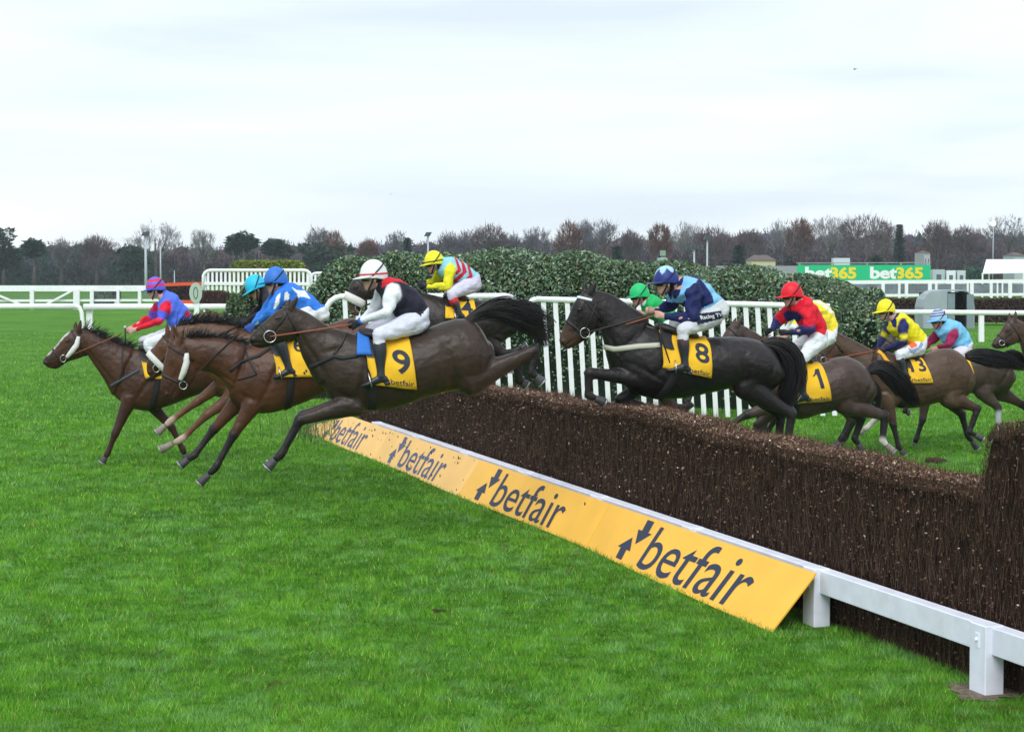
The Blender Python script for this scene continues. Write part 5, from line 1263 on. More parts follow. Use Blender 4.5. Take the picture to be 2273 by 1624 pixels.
# number 9
h9 = dict(seed=9, T=T0, ref=T3(800, 1000), pxm=235, coat=(.036, .023, .017), belly=(.048, .023, .012), label='dark brown horse leaping nearest the camera, cloth number 9', bodylabel='dark brown coat',
  head=pr(T2, (930, 370, 1010, 560), (850, 405, 965, 590), (775, 470, 865, 620), (708, 535, 765, 650), (678, 572, 705, 640)), ears=[(T2(950, 380), T2(992, 306)), (T2(915, 385), T2(940, 325))], eye=T2(852, 450),
  neck=pr(T2, (965, 372, 985, 590), (1080, 430, 1010, 690), (1200, 505, 1060, 790), (1350, 560, 1115, 900)),
  trunk=pr(T3, (330, 740, 170, 1090), (440, 775, 330, 1330), (600, 815, 560, 1395), (800, 825, 800, 1380), (1000, 775, 1010, 1310), (1180, 700, 1220, 1250), (1350, 668, 1400, 1230), (1470, 720, 1510, 1180), (1545, 840, 1562, 1060)),
  fn=pl(T2, (1300, 1030), (1000, 1120), (880, 1340), (795, 1428)), ff=pl(T2, (1310, 1010), (1020, 1095), (890, 1325), (815, 1400)),
  hn=pl(T6, (230, 1215), (1150, 805), (1075, 1110), (1225, 1235)), hf=pl(T6, (180, 1150), (880, 900), (910, 1215), (1010, 1280)),
  tail=pl(T6, (150, 430), (330, 305), (560, 245), (850, 285), (1120, 400), (1370, 520)), tailw=[.03, .045, .085, .135, .165, .11], tailn=560,
  mane=dict(len=.05, fly=.25, n=260), bit=T2(808, 572), cheek_top=T2(925, 420), ring=.055, hand=T3(470, 715), rein=(.30, .09, .05),
  girth_px=(T3(610, 900), T3(640, 1390)), breast=pl(T3, (520, 965), (400, 985), (330, 970), (230, 1020), (150, 1060)), straps=[pl(T3, (330, 960), (400, 860), (440, 790))],
  cloth=pl(T3, (545, 805), (935, 825), (985, 1228), (640, 1190)), texts=[('9', (.56, .28, .93, .73)), ('betfair', (.42, .055, .95, .16))], logo=(.31, .05, .40, .16), pad=pl(T3, (518, 812), (600, 815), (638, 968), (508, 968)))
fr9, sk9, o9 = horse(h9)
def ex9(root, fr, L3, arms, legs, jk, jco):
    for sg, k in ((1, 'an'), (-1, 'af')):
        Sh, El, Wr, Ha = arms[k]; m = MB(); d = (Wr - El).normalized(); m.tube([Wr - d * .012, Wr + d * .012], .036, 12); m.build('wristband', mat('blue_band', (.03, .12, .5), .6), root)
j9 = dict(key='nine', T=T0, label='jockey in white cap and white sleeves on the number 9 horse', helmet=T7(510, 270), tilt=4, torso=pr(T3, (715, 330, 660, 440), (800, 345, 705, 520), (905, 390, 770, 600), (1015, 480, 840, 665), (1080, 590, 905, 745), (1080, 680, 985, 780)),
  an=pl(T3, (790, 450), (745, 625), (540, 690), (485, 722)), af=pl(T3, (720, 450), (640, 620), (520, 700), (470, 715)), ln=pl(T3, (995, 690), (690, 800), (700, 1130), (555, 1165)), lf=pl(T3, (960, 660), (625, 770), (640, 1100), (500, 1130)),
  silk=C_(32, 33, 48), sleeve=(.75, .78, .85), cuff=(.75, .78, .85), glove=(.015, .016, .02), paint=[(C_(200, 30, 45), pl(T7, (640, 560), (655, 440), (720, 385), (830, 378), (950, 420), (1080, 530), (1010, 500), (900, 465), (800, 468), (700, 520)), 0)],
  cap=(.80, .82, .85), capband=C_(215, 50, 75), peak=(.78, .8, .84), breech=(.66, .68, .80), extra=ex9)
jockey(j9, fr9)

# number 8
h8 = dict(seed=8, T=T0, ref=T4(1200, 950), pxm=216, coat=(.015, .012, .013), belly=(.020, .013, .010), muzzle=(.055, .030, .019), label='near-black horse with white browband rising over the brush, cloth number 8', bodylabel='near-black coat with tan muzzle',
  head=pr(T4, (330, 340, 520, 590), (262, 420, 450, 640), (215, 530, 390, 690), (165, 640, 305, 755), (140, 715, 222, 795)), ears=[(T4(400, 335), T4(440, 245)), (T4(345, 330), T4(352, 245))], eye=T4(300, 480),
  neck=pr(T4, (380, 318, 470, 640), (540, 350, 490, 720), (700, 445, 510, 830), (850, 540, 535, 930)), nw=[.08, .10, .135, .17],
  trunk=pr(T4, (720, 580, 545, 960), (880, 620, 690, 1110), (1050, 670, 880, 1190), (1220, 705, 1120, 1185), (1420, 695, 1350, 1140), (1580, 700, 1530, 1105), (1720, 725, 1680, 1110), (1830, 800, 1800, 1130), (1890, 920, 1880, 1070)),
  fn=pl(T4, (800, 1030), (375, 985), (372, 1160), (500, 1218)), ff=pl(T4, (840, 1060), (620, 1195), (770, 1235), (880, 1262)), hn=pl(T4, (1640, 1100), (1985, 1310), (1950, 1560), (1900, 1660)), hf=pl(T4, (1640, 1090), (1900, 1320), (1880, 1560), (1830, 1660)),
  tail=pl(T5, (340, 590), (450, 600), (550, 695), (568, 850), (520, 1000), (470, 1060)), tailw=[.03, .08, .13, .15, .13, .06], tailn=460,
  mane=dict(len=.05, fly=.2, n=260), bit=T4(345, 665), cheek_top=T4(440, 430), ring=.05, hand=T4(900, 510), rein=(.05, .04, .035), browband=pl(T4, (268, 378), (330, 392), (405, 410)),
  girth_px=(T4(1095, 900), T4(960, 1195)), girthc=(.10, .07, .045), breast=pl(T4, (945, 765), (780, 775), (600, 800), (535, 785)), breastw=.055, breastc=(.50, .50, .42),
  cloth=pl(T4, (965, 660), (1350, 740), (1345, 1022), (965, 945)), texts=[('8', (.67, .36, .95, .86)), ('betfair', (.54, .04, .96, .17))], logo=(.45, .04, .52, .16))
fr8, sk8, o8 = horse(h8)
def zig(x, y, z):
    a = math.atan2(y, x); k = .42 + .42 * abs(((a / (2 * math.pi) * 6 + .5) % 1) * 2 - 1)
    return (.38, .62, .80) if z > k else C_(38, 55, 130)
def ex8(root, fr, L3, arms, legs, jk, jco):
    P = fr.P; m = MB(); m.tube([P(T4(885, 535), .10), P(T4(670, 600), .18)], [.011, .008], 8); m.build('whip', mat('whip_brown', (.22, .08, .045), .6), root)
    m = MB(); m.tube([P(T4(930, 560), .30), P(T4(960, 720), .32), P(T4(1020, 905), .34)], [.010, .009, .007], 8); m.build('whip', mat('dark'), root)
j8 = dict(key='eight', T=T0, label='jockey in navy and light blue silks on the number 8 horse', helmet=T9(1415, 320), tilt=6, torso=pr(T9, (1630, 350, 1500, 560), (1740, 345, 1530, 640), (1890, 400, 1620, 740), (2040, 520, 1750, 800), (2150, 640, 1860, 850), (2230, 740, 2020, 960)),
  an=pl(T9, (1790, 500), (1760, 900), (1420, 880), (1310, 850)), af=pl(T9, (1600, 500), (1480, 740), (1280, 800), (1200, 800)), ln=pl(T4, (1390, 520), (1120, 650), (1140, 930), (1010, 930)), lf=pl(T4, (1360, 500), (1060, 600), (1060, 880), (950, 900)),
  silk=C_(24, 34, 88), sleeve=C_(26, 34, 86), skin=(.50, .30, .23), paint=[(C_(128, 190, 235), pl(T9, (1700, 340), (1860, 395), (1750, 480), (1690, 620), (1660, 700), (1580, 705), (1590, 620), (1640, 470)), 'torso'), (C_(128, 190, 235), pl(T9, (1480, 560), (1530, 560), (1600, 700), (1540, 690)), 'torso'), (C_(128, 190, 235), pl(T9, (1900, 395), (2010, 440), (2200, 680), (2150, 740), (1870, 860), (1850, 790), (2040, 700), (2030, 600)), 'torso')],
  cap=zig, peak=(.03, .045, .14), full=1.28, breech=(.60, .62, .66), boottop=(.06, .02, .028), bpaint=[((.012, .016, .04), pl(T9, (1780, 850), (2150, 800), (2180, 900), (1815, 985)), 0)],
  btext=('Racing TV', [T9(1868, 934), T9(2165, 886), T9(2148, 828), T9(1855, 868)], (.75, .78, .82), .012), extra=ex8)
jockey(j8, fr8)

# green cap, mostly hidden behind number 8
hg = dict(seed=10, T=T0, ref=T4(1200, 900), pxm=172, vox=.018, coat=(.030, .019, .014), label='dark horse almost wholly hidden behind the number 8 horse, its tucked legs showing beneath', bodylabel='dark brown coat',
  head=pr(T4, (590, 500, 730, 640), (560, 560, 700, 720), (560, 640, 660, 760), (565, 720, 640, 800), (575, 770, 620, 815)), ears=[(T4(650, 520), T4(690, 460)), (T4(620, 520), T4(640, 470))], eye=T4(610, 600),
  neck=pr(T4, (640, 490, 690, 660), (740, 520, 700, 760), (860, 590, 720, 880), (980, 660, 740, 960)),
  trunk=pr(T4, (880, 690, 730, 960), (980, 700, 830, 1080), (1080, 720, 960, 1150), (1200, 730, 1140, 1150), (1330, 720, 1300, 1100), (1450, 720, 1430, 1070), (1560, 740, 1560, 1060), (1640, 800, 1650, 1040), (1700, 870, 1700, 980)),
  fn=pl(T4, (900, 1060), (1060, 1255), (1160, 1250), (1175, 1150)), ff=pl(T4, (900, 1060), (1020, 1280), (1130, 1290), (1190, 1230)), hn=pl(T4, (1600, 1080), (1800, 1290), (1750, 1470), (1700, 1540)), hf=pl(T4, (1590, 1060), (1740, 1300), (1720, 1480), (1680, 1550)),
  tail=pl(T4, (1690, 850), (1760, 880), (1820, 960), (1840, 1050)), tailw=[.03, .07, .09, .05], tailn=160, mane=dict(len=.05, fly=.2, n=100), bit=T4(610, 730), cheek_top=T4(660, 600), hand=T9(1140, 840),
  cloth=pl(T4, (980, 720), (1250, 740), (1260, 980), (990, 960)))
frg, skg, og = horse(hg)
jg = dict(key='green', T=T0, label='jockey in bright green cap and green silks, half hidden behind the navy-capped rider', helmet=T9(1070, 525), tilt=8, torso=pr(T9, (1190, 590, 1110, 720), (1270, 600, 1120, 800), (1390, 670, 1190, 880), (1500, 760, 1300, 950), (1600, 840, 1410, 1000), (1650, 930, 1500, 1060)),
  an=pl(T9, (1260, 690), (1240, 850), (1150, 850), (1110, 840)), af=pl(T9, (1200, 690), (1180, 830), (1120, 840), (1090, 840)), ln=pl(T9, (1540, 980), (1300, 1120), (1340, 1400), (1240, 1430)),
  silk=C_(20, 175, 95), sleeve=C_(20, 175, 95), cap=C_(20, 190, 110), peak=C_(40, 160, 110), skin=(.45, .22, .17), paint=[((.7, .72, .75), pl(T9, (1130, 720), (1170, 650), (1190, 660), (1150, 735)), 0)])
jockey(jg, frg)

# number 1
h1 = dict(seed=1, T=T0, ref=T5(850, 900), pxm=187, coat=(.058, .037, .031), belly=(.045, .024, .016), label='brown horse with cloth number 1 right behind number 8', bodylabel='brown coat, dark mane',
  head=pr(T5, (100, 450, 230, 590), (50, 520, 180, 650), (20, 590, 120, 700), (-10, 660, 70, 745), (-15, 710, 30, 760)), ears=[(T5(150, 460), T5(190, 392)), (T5(125, 460), T5(145, 395))], eye=T5(95, 540),
  neck=pr(T5, (140, 432, 210, 620), (260, 490, 250, 760), (390, 575, 320, 900), (520, 650, 380, 980)),
  trunk=pr(T5, (480, 640, 320, 960), (580, 690, 450, 1090), (700, 735, 610, 1155), (800, 730, 760, 1110), (880, 695, 880, 1085), (960, 688, 970, 1070), (1040, 720, 1050, 1060), (1110, 790, 1110, 1050), (1150, 880, 1148, 990)),
  fn=pl(T5, (440, 1050), (220, 1120), (100, 1190), (58, 1212)), ff=pl(T5, (460, 1060), (300, 1200), (330, 1300), (380, 1340)), hn=pl(T5, (960, 1040), (1245, 1130), (1225, 1310), (1300, 1390)), hf=pl(T5, (950, 1040), (1070, 1150), (1020, 1290), (1080, 1392)),
  socks={'hn': 0}, tail=pl(T5, (1110, 800), (1210, 770), (1320, 850), (1410, 960), (1480, 1060)), tailw=[.03, .09, .13, .13, .05], tailn=420,
  mane=dict(len=.07, fly=.3, n=160), bit=T5(50, 690), cheek_top=T5(150, 560), hand=T5(400, 530), rein=(.12, .04, .03), girth_px=(T5(600, 900), T5(590, 1160)), girthc=(.4, .36, .3),
  cloth=pl(T5, (520, 775), (795, 728), (848, 1012), (560, 1038)), texts=[('1', (.66, .33, .88, .80)), ('betfair', (.47, .03, .95, .13))], logo=(.38, .03, .46, .13))
fr1, sk1, o1 = horse(h1)
j1 = dict(key='one', T=T0, label='jockey in red cap and red silks with navy forearms, on the number 1 horse', helmet=T10(415, 232), tilt=6, torso=pr(T10, (515, 300, 430, 400), (575, 310, 435, 470), (650, 395, 490, 570), (710, 500, 555, 650), (745, 610, 620, 720), (740, 700, 640, 800)),
  an=pl(T10, (560, 420), (600, 605), (400, 640), (330, 640)), af=pl(T10, (440, 420), (290, 540), (240, 610), (190, 640)), ln=pl(T10, (690, 690), (500, 900), (530, 1220), (420, 1260)), lf=pl(T10, (660, 680), (430, 800), (470, 1150), (370, 1190)),
  silk=C_(215, 20, 45), sleeve=C_(215, 20, 45), lowsleeve=C_(38, 42, 95), bandc=C_(215, 20, 45), glove=(.012, .012, .018), full=1.3, cap=C_(225, 22, 45), peak=C_(215, 20, 40), breech=(.74, .77, .82), skin=(.42, .23, .2),
  paint=[(C_(36, 40, 95), pl(T10, (410, 470), (435, 443), (480, 445), (518, 500), (512, 560), (470, 555), (430, 520)), 0)])
jockey(j1, fr1)
# yellow and white rider behind number 1
hy = dict(seed=12, T=T0, ref=(1800, 840), pxm=168, vox=.018, coat=(.06, .034, .024), label='bay horse hidden behind the number 1 horse, only a leg or two showing', bodylabel='bay coat',
  head=pr(T0, (1672, 762, 1712, 800), (1660, 780, 1700, 822), (1652, 802, 1684, 838), (1650, 826, 1674, 852), (1654, 842, 1666, 856)), ears=[((1694, 768), (1700, 756)), ((1688, 768), (1690, 758))], eye=(1674, 792),
  neck=pr(T0, (1690, 762, 1706, 806), (1722, 768, 1710, 836), (1752, 782, 1716, 860), (1780, 796, 1722, 880)),
  trunk=pr(T0, (1755, 800, 1712, 880), (1790, 806, 1740, 908), (1815, 812, 1775, 922), (1845, 812, 1825, 918), (1868, 808, 1862, 908), (1888, 806, 1886, 900), (1906, 812, 1908, 896), (1920, 826, 1922, 890), (1930, 846, 1930, 878)),
  fn=pl(T0, (1755, 905), (1700, 925), (1672, 960), (1650, 975)), ff=pl(T0, (1755, 905), (1720, 930), (1700, 965), (1685, 985)), hn=pl(T5, (950, 1050), (995, 1150), (925, 1290), (880, 1352)), hf=pl(T5, (960, 1060), (1010, 1160), (950, 1290), (905, 1345)),
  tail=pl(T0, (1925, 840), (1940, 850), (1950, 880), (1948, 915)), tailw=[.02, .04, .05, .03], tailn=100, mane=dict(len=.05, fly=.1, n=80), bit=(1666, 838), cheek_top=(1690, 785), hand=(1736, 760), cloth=pl(T0, (1790, 815), (1850, 815), (1855, 875), (1795, 875)))
fry, sky_, oy = horse(hy)
jy = dict(key='yellow', T=T0, label='jockey in yellow and white silks hidden behind the red jockey, back and sleeve showing', helmet=T10(462, 345), tilt=25, torso=pr(T10, (590, 350, 500, 450), (680, 345, 520, 500), (760, 390, 590, 600), (815, 470, 690, 650), (835, 560, 730, 690), (830, 640, 740, 730)),
  an=pl(T10, (540, 480), (440, 600), (390, 670), (320, 690)), af=pl(T10, (500, 480), (400, 600), (350, 670), (300, 690)), ln=pl(T10, (770, 670), (600, 800), (640, 1080), (570, 1110)),
  silk=C_(245, 222, 60), sleeve=(.72, .75, .78), bandc=(.72, .75, .78), lowsleeve=(.72, .75, .78), cuff=C_(240, 215, 40), cap=C_(200, 30, 40), skin=(.45, .27, .22), breech=(.76, .79, .84), paint=[(C_(240, 215, 40), pl(T10, (370, 520), (480, 520), (480, 560), (370, 560)), 0), ((.76, .79, .82), pl(T10, (620, 330), (700, 345), (800, 430), (840, 500), (800, 470), (700, 390)), 0)])
jockey(jy, fry)

# number 13
h13 = dict(seed=13, T=T0, ref=T11(700, 850), pxm=158, coat=(.085, .050, .034), belly=(.085, .038, .018), legc=(.055, .028, .018), label='bay horse with yellow cloth number 13 galloping in to the fence', bodylabel='bay coat, clipped lighter on the quarters',
  head=pr(T5, (828, 500, 930, 640), (790, 560, 905, 690), (765, 625, 860, 735), (735, 690, 805, 765), (728, 735, 765, 775)), ears=[(T5(865, 515), T5(872, 455)), (T5(845, 520), T5(850, 470))], eye=T5(830, 590),
  neck=pr(T5, (860, 495, 905, 680), (960, 540, 950, 750), (1060, 590, 1010, 820), (1150, 640, 1060, 900)),
  trunk=pr(T11, (280, 560, 180, 960), (390, 610, 310, 1080), (520, 650, 470, 1120), (640, 645, 620, 1120), (760, 600, 760, 1090), (880, 568, 890, 1050), (1000, 590, 1010, 1030), (1085, 680, 1090, 1010), (1132, 780, 1130, 940)),
  fn=pl(T5, (1270, 1020), (1305, 1190), (1345, 1350), (1385, 1415)), ff=pl(T5, (1270, 1030), (1195, 1130), (1110, 1215), (1062, 1250)), hn=pl(T11, (960, 1030), (1195, 1125), (1120, 1340), (1235, 1405)), hf=pl(T11, (930, 1040), (1050, 1180), (1100, 1370), (1190, 1492)),
  socks={'ff': 1}, tail=pl(T11, (1090, 640), (1200, 640), (1350, 670), (1500, 705), (1640, 760)), tailw=[.04, .10, .13, .12, .05], tailn=420,
  mane=dict(len=.06, fly=.25, n=160), bit=T5(790, 715), cheek_top=T5(880, 590), hand=T11(250, 590), rein=(.35, .08, .04), girth_px=(T11(545, 800), T11(520, 1120)), girthc=(.07, .05, .04),
  breast=pl(T11, (520, 800), (400, 735), (340, 630), (310, 600)), breastw=.055, breastc=(.80, .40, .03), cloth=pl(T11, (545, 655), (700, 632), (775, 885), (568, 892)), texts=[('13', (.16, .40, .92, .84)), ('betfair', (.18, .06, .97, .19))], logo=(.05, .05, .16, .19), saddle=(T11(430, 660), T11(640, 640)))
fr13, sk13, o13 = horse(h13)
def ex13(root, fr, L3, arms, legs, jk, jco): pass
j13 = dict(key='thirteen', T=T0, label='jockey in yellow cap and yellow silks with navy sleeves, on the number 13 horse', helmet=T11(338, 165), tilt=8, torso=pr(T11, (440, 235, 375, 330), (505, 245, 375, 400), (595, 310, 440, 470), (665, 385, 530, 530), (715, 460, 595, 580), (710, 550, 620, 640)),
  an=pl(T11, (500, 340), (520, 510), (350, 580), (280, 595)), af=pl(T11, (400, 340), (320, 470), (270, 560), (240, 590)), ln=pl(T11, (660, 560), (470, 630), (515, 800), (450, 825)),
  silk=C_(232, 218, 30), sleeve=C_(30, 35, 95), bandc=C_(232, 218, 30), lowsleeve=C_(26, 32, 85), glove=(.012, .014, .03), cap=C_(240, 225, 30), peak=C_(232, 218, 30), skin=(.42, .25, .22), breech=(.70, .72, .80),
  paint=[(C_(30, 35, 95), pl(T11, (415, 310), (440, 250), (505, 240), (450, 290), (440, 380), (420, 370)), 0)], bpaint=[(C_(240, 110, 60), pl(T11, (555, 535), (620, 505), (640, 545), (572, 572)), 0), (C_(140, 150, 190), pl(T11, (540, 560), (570, 580), (640, 560), (690, 500), (700, 540), (600, 620), (560, 610)), 0)])
jockey(j13, fr13)

# light blue and maroon, last but one
hl = dict(seed=14, T=T0, ref=T11(1100, 800), pxm=149, vox=.017, coat=(.062, .042, .034), belly=(.045, .028, .020), label='dark brown horse behind the number 13 horse, one white hind leg touching down', bodylabel='brown coat',
  head=pr(T11, (350, 470, 470, 560), (310, 520, 420, 600), (290, 570, 370, 640), (262, 620, 330, 670), (255, 650, 290, 680)), ears=[(T11(420, 480), T11(430, 425)), (T11(400, 480), T11(405, 430))], eye=T11(355, 530),
  neck=pr(T11, (400, 465, 450, 590), (500, 500, 480, 700), (600, 560, 530, 800), (720, 620, 570, 880)),
  trunk=pr(T11, (700, 640, 560, 920), (790, 640, 660, 1030), (900, 640, 780, 1070), (1000, 625, 920, 1050), (1110, 585, 1080, 1000), (1220, 565, 1220, 970), (1340, 580, 1340, 980), (1440, 640, 1450, 980), (1500, 750, 1505, 900)),
  fn=pl(T11, (715, 1020), (685, 1230), (630, 1400), (598, 1500)), ff=pl(T11, (700, 1010), (545, 1075), (520, 1150), (560, 1165)), hn=pl(T11, (1250, 980), (1385, 1120), (1390, 1330), (1345, 1440)), hf=pl(T11, (1400, 970), (1610, 1090), (1690, 1180), (1760, 1230)),
  socks={'hn': 1}, sockcol=(.62, .66, .70), tail=pl(T11, (1440, 620), (1530, 640), (1620, 700), (1720, 780)), tailw=[.03, .09, .10, .05], tailn=220, mane=dict(len=.06, fly=.2, n=120), bit=T11(330, 630), cheek_top=T11(420, 530), hand=T11(740, 600),
  cloth=pl(T11, (860, 650), (1110, 610), (1168, 885), (900, 910)), girth_px=(T11(900, 800), T11(860, 1060)))
frl, skl, ol = horse(hl)
hoop = lambda x, y, z: (C_(120, 30, 95) if (.30 < z < .42 or .58 < z < .68 or .82 < z < .90) else C_(150, 205, 240))
jl = dict(key='maroon', T=T0, label='jockey in pale blue cap with maroon hoops, light blue silks and maroon sleeve, last rider', helmet=T11(825, 255), tilt=8, torso=pr(T11, (900, 295, 840, 400), (965, 300, 830, 450), (1050, 350, 880, 520), (1110, 430, 940, 560), (1140, 500, 1010, 600), (1135, 580, 1030, 660)),
  an=pl(T11, (980, 420), (920, 540), (830, 560), (770, 590)), af=pl(T11, (840, 430), (740, 520), (705, 570), (690, 600)), ln=pl(T11, (1080, 600), (900, 660), (930, 860), (850, 885)),
  silk=C_(120, 190, 232), sleeve=C_(150, 30, 80), cap=hoop, peak=C_(110, 180, 225), skin=(.40, .2, .18), breech=(.70, .66, .76), full=1.1, paint=[(C_(140, 25, 75), pl(T11, (805, 410), (860, 400), (865, 500), (830, 480)), 0), (C_(120, 190, 232), pl(T11, (690, 380), (800, 380), (820, 480), (690, 620)), 0)])
jockey(jl, frl)

# horse entering at the right edge
he = dict(seed=15, T=T0, ref=(2262, 770), pxm=150, vox=.018, coat=(.075, .042, .030), label='bay horse head entering at the right edge behind the last rider', bodylabel='bay coat',
  head=pr(T11, (1490, 300, 1600, 480), (1440, 350, 1560, 520), (1400, 420, 1500, 545), (1350, 480, 1430, 570), (1328, 520, 1370, 575)), ears=[(T11(1545, 300), T11(1547, 212)), (T11(1490, 300), T11(1487, 232))], eye=T11(1465, 400),
  neck=pr(T11, (1530, 280, 1590, 500), (1650, 340, 1620, 640), (1780, 420, 1660, 780), (1900, 500, 1700, 860)),
  trunk=pr(T11, (1880, 540, 1720, 860), (1980, 560, 1820, 960), (2100, 580, 1960, 1010), (2230, 580, 2140, 1000), (2360, 560, 2300, 960), (2460, 550, 2430, 940), (2560, 570, 2550, 920), (2640, 640, 2640, 900), (2690, 740, 2690, 860)),
  fn=pl(T11, (1880, 960), (1840, 1160), (1790, 1320), (1760, 1400)), ff=pl(T11, (1880, 960), (1760, 1080), (1700, 1160), (1730, 1210)), hn=pl(T11, (2480, 930), (2600, 1110), (2640, 1280), (2600, 1380)), hf=pl(T11, (2480, 930), (2660, 1050), (2740, 1180), (2790, 1220)),
  tail=pl(T11, (2640, 640), (2760, 660), (2860, 760), (2900, 900)), tailw=[.03, .08, .09, .04], tailn=140, mane=dict(len=.06, fly=.2, n=120), bit=T11(1420, 520), cheek_top=T11(1530, 400), hand=T11(1960, 500), cloth=pl(T11, (2030, 600), (2200, 600), (2220, 840), (2050, 850)))
horse(he)

# number 4 in the middle distance
h4 = dict(seed=4, T=T0, ref=T3(1350, 650), pxm=170, coat=(.024, .019, .018), muzzle=(.09, .055, .04), label='dark horse with thick white noseband and number 4 cloth', bodylabel='near-black coat',
  head=pr(T3, (520, 330, 690, 480), (460, 385, 625, 520), (438, 468, 560, 530), (438, 545, 545, 595), (455, 618, 525, 645)), ears=[(T3(570, 350), T3(600, 290)), (T3(540, 350), T3(560, 300))], eye=T3(510, 420),
  neck=pr(T3, (560, 325, 660, 520), (720, 350, 740, 600), (880, 400, 860, 680), (1020, 440, 920, 760)), noseband=True,
  trunk=pr(T3, (1050, 465, 920, 720), (1150, 490, 1010, 850), (1260, 515, 1140, 910), (1380, 525, 1300, 920), (1500, 520, 1450, 890), (1600, 520, 1570, 860), (1690, 545, 1680, 830), (1760, 610, 1750, 810), (1785, 690, 1780, 770)),
  fn=pl(T3, (1100, 880), (950, 900), (1000, 1020), (1080, 1040)), ff=pl(T3, (1100, 880), (980, 920), (1030, 1030), (1100, 1050)), hn=pl(T6, (430, 600), (700, 850), (880, 800), (1010, 735)), hf=pl(T6, (420, 620), (640, 900), (790, 1000), (790, 1100)),
  socks={'hf': .2}, tail=pl(T3, (1770, 600), (1850, 640), (1950, 760), (2000, 900)), tailw=[.03, .08, .12, .08], tailn=240, mane=dict(len=.05, fly=.2, n=140), bit=T3(520, 590), cheek_top=T3(620, 420), hand=T3(1010, 400),
  girth_px=(T3(1240, 640), T3(1220, 900)), cloth=pl(T7, (1560, 700), (1960, 700), (1985, 1000), (1530, 985)), texts=[('4', (.52, .14, .90, .84))], logo=(.1, .1, .15, .15))
fr4, sk4, o4 = horse(h4)
j4 = dict(key='four', T=T0, label='jockey in pale blue silks with red chevrons on number 4', helmet=T7(1362, 112), tilt=10, torso=pr(T7, (1500, 115, 1430, 330), (1610, 108, 1470, 380), (1760, 165, 1560, 450), (1900, 255, 1680, 500), (2010, 360, 1770, 560), (2045, 470, 1880, 630)),
  an=pl(T7, (1610, 290), (1570, 540), (1290, 530), (1210, 510)), af=pl(T7, (1480, 300), (1420, 440), (1260, 480), (1190, 490)), ln=pl(T7, (1920, 500), (1620, 640), (1740, 930), (1630, 960)), lf=pl(T7, (1890, 500), (1590, 620), (1640, 880), (1560, 900)),
  silk=C_(140, 205, 225), sleeve=C_(228, 222, 40), glove=(.02, .025, .035), skin=(.40, .22, .2), cap=C_(235, 228, 40), peak=C_(228, 222, 50), capband=(.02, .03, .02), breech=(.62, .60, .74), boottop=C_(200, 30, 45),
  paint=[(C_(195, 35, 55), pl(T7, (1665, 100), (1715, 150), (1765, 310), (1690, 375), (1670, 335), (1712, 290), (1690, 200)), 'torso'), (C_(195, 35, 55), pl(T7, (1750, 140), (1812, 200), (1845, 330), (1700, 480), (1630, 470), (1785, 320), (1770, 230)), 'torso'), (C_(195, 35, 55), pl(T7, (1845, 190), (1895, 230), (1928, 390), (1830, 490), (1770, 480), (1875, 375)), 'torso')])
jockey(j4, fr4)

# the three leaders on the left: blue/white star rider
hc = dict(seed=6, T=T0, ref=T2(1000, 800), pxm=203, coat=(.078, .031, .016), belly=(.085, .030, .012), label='bay horse with long white cheekpieces, dark legs reaching down to land, beside number 9', bodylabel='bay coat, black legs',
  head=pr(T2, (150, 600, 320, 690), (122, 700, 335, 810), (105, 790, 300, 885), (92, 875, 245, 945), (100, 935, 205, 985)), ears=[(T2(215, 620), T2(238, 530)), (T2(170, 600), T2(178, 488))], eye=T2(165, 700),
  neck=pr(T2, (225, 575, 340, 800), (370, 572, 420, 810), (510, 575, 490, 860), (650, 610, 545, 940)), nw=[.085, .11, .14, .17],
  trunk=pr(T2, (680, 625, 545, 980), (800, 620, 650, 1060), (900, 610, 800, 1075), (1020, 580, 960, 1030), (1130, 530, 1110, 970), (1240, 475, 1240, 900), (1340, 450, 1360, 850), (1440, 475, 1460, 800), (1500, 560, 1510, 700)),
  fn=pl(T2, (680, 1040), (570, 1215), (455, 1425), (352, 1530)), ff=pl(T2, (590, 1010), (440, 1180), (315, 1345), (225, 1412)), hn=pl(T2, (1350, 830), (1530, 800), (1640, 850), (1690, 900)), hf=pl(T2, (1330, 830), (1500, 780), (1600, 830), (1650, 870)),
  tail=pl(T2, (1500, 520), (1600, 560), (1700, 650), (1760, 760)), tailw=[.03, .07, .08, .05], tailn=160, mane=dict(len=.16, fly=.65, n=300), bit=T2(240, 890), cheek_top=T2(280, 660), cheekpiece=pl(T2, (258, 685), (262, 740), (245, 800), (222, 855)), hand=T2(610, 545), rein=(.03, .02, .02),
  girth_px=(T2(945, 830), T2(930, 1050)), breast=pl(T2, (830, 640), (740, 700), (620, 740), (545, 800)), straps=[pl(T2, (620, 600), (670, 720), (720, 820), (600, 860))],
  cloth=pl(T2, (815, 600), (1200, 600), (1290, 830), (860, 838)), texts=[('6', (.36, .66, .52, .98)), ('betfair', (.50, .07, .88, .20))], logo=(.39, .07, .48, .21))
frc, skc, oc = horse(hc)
def exc(root, fr, L3, arms, legs, jk, jco): pass
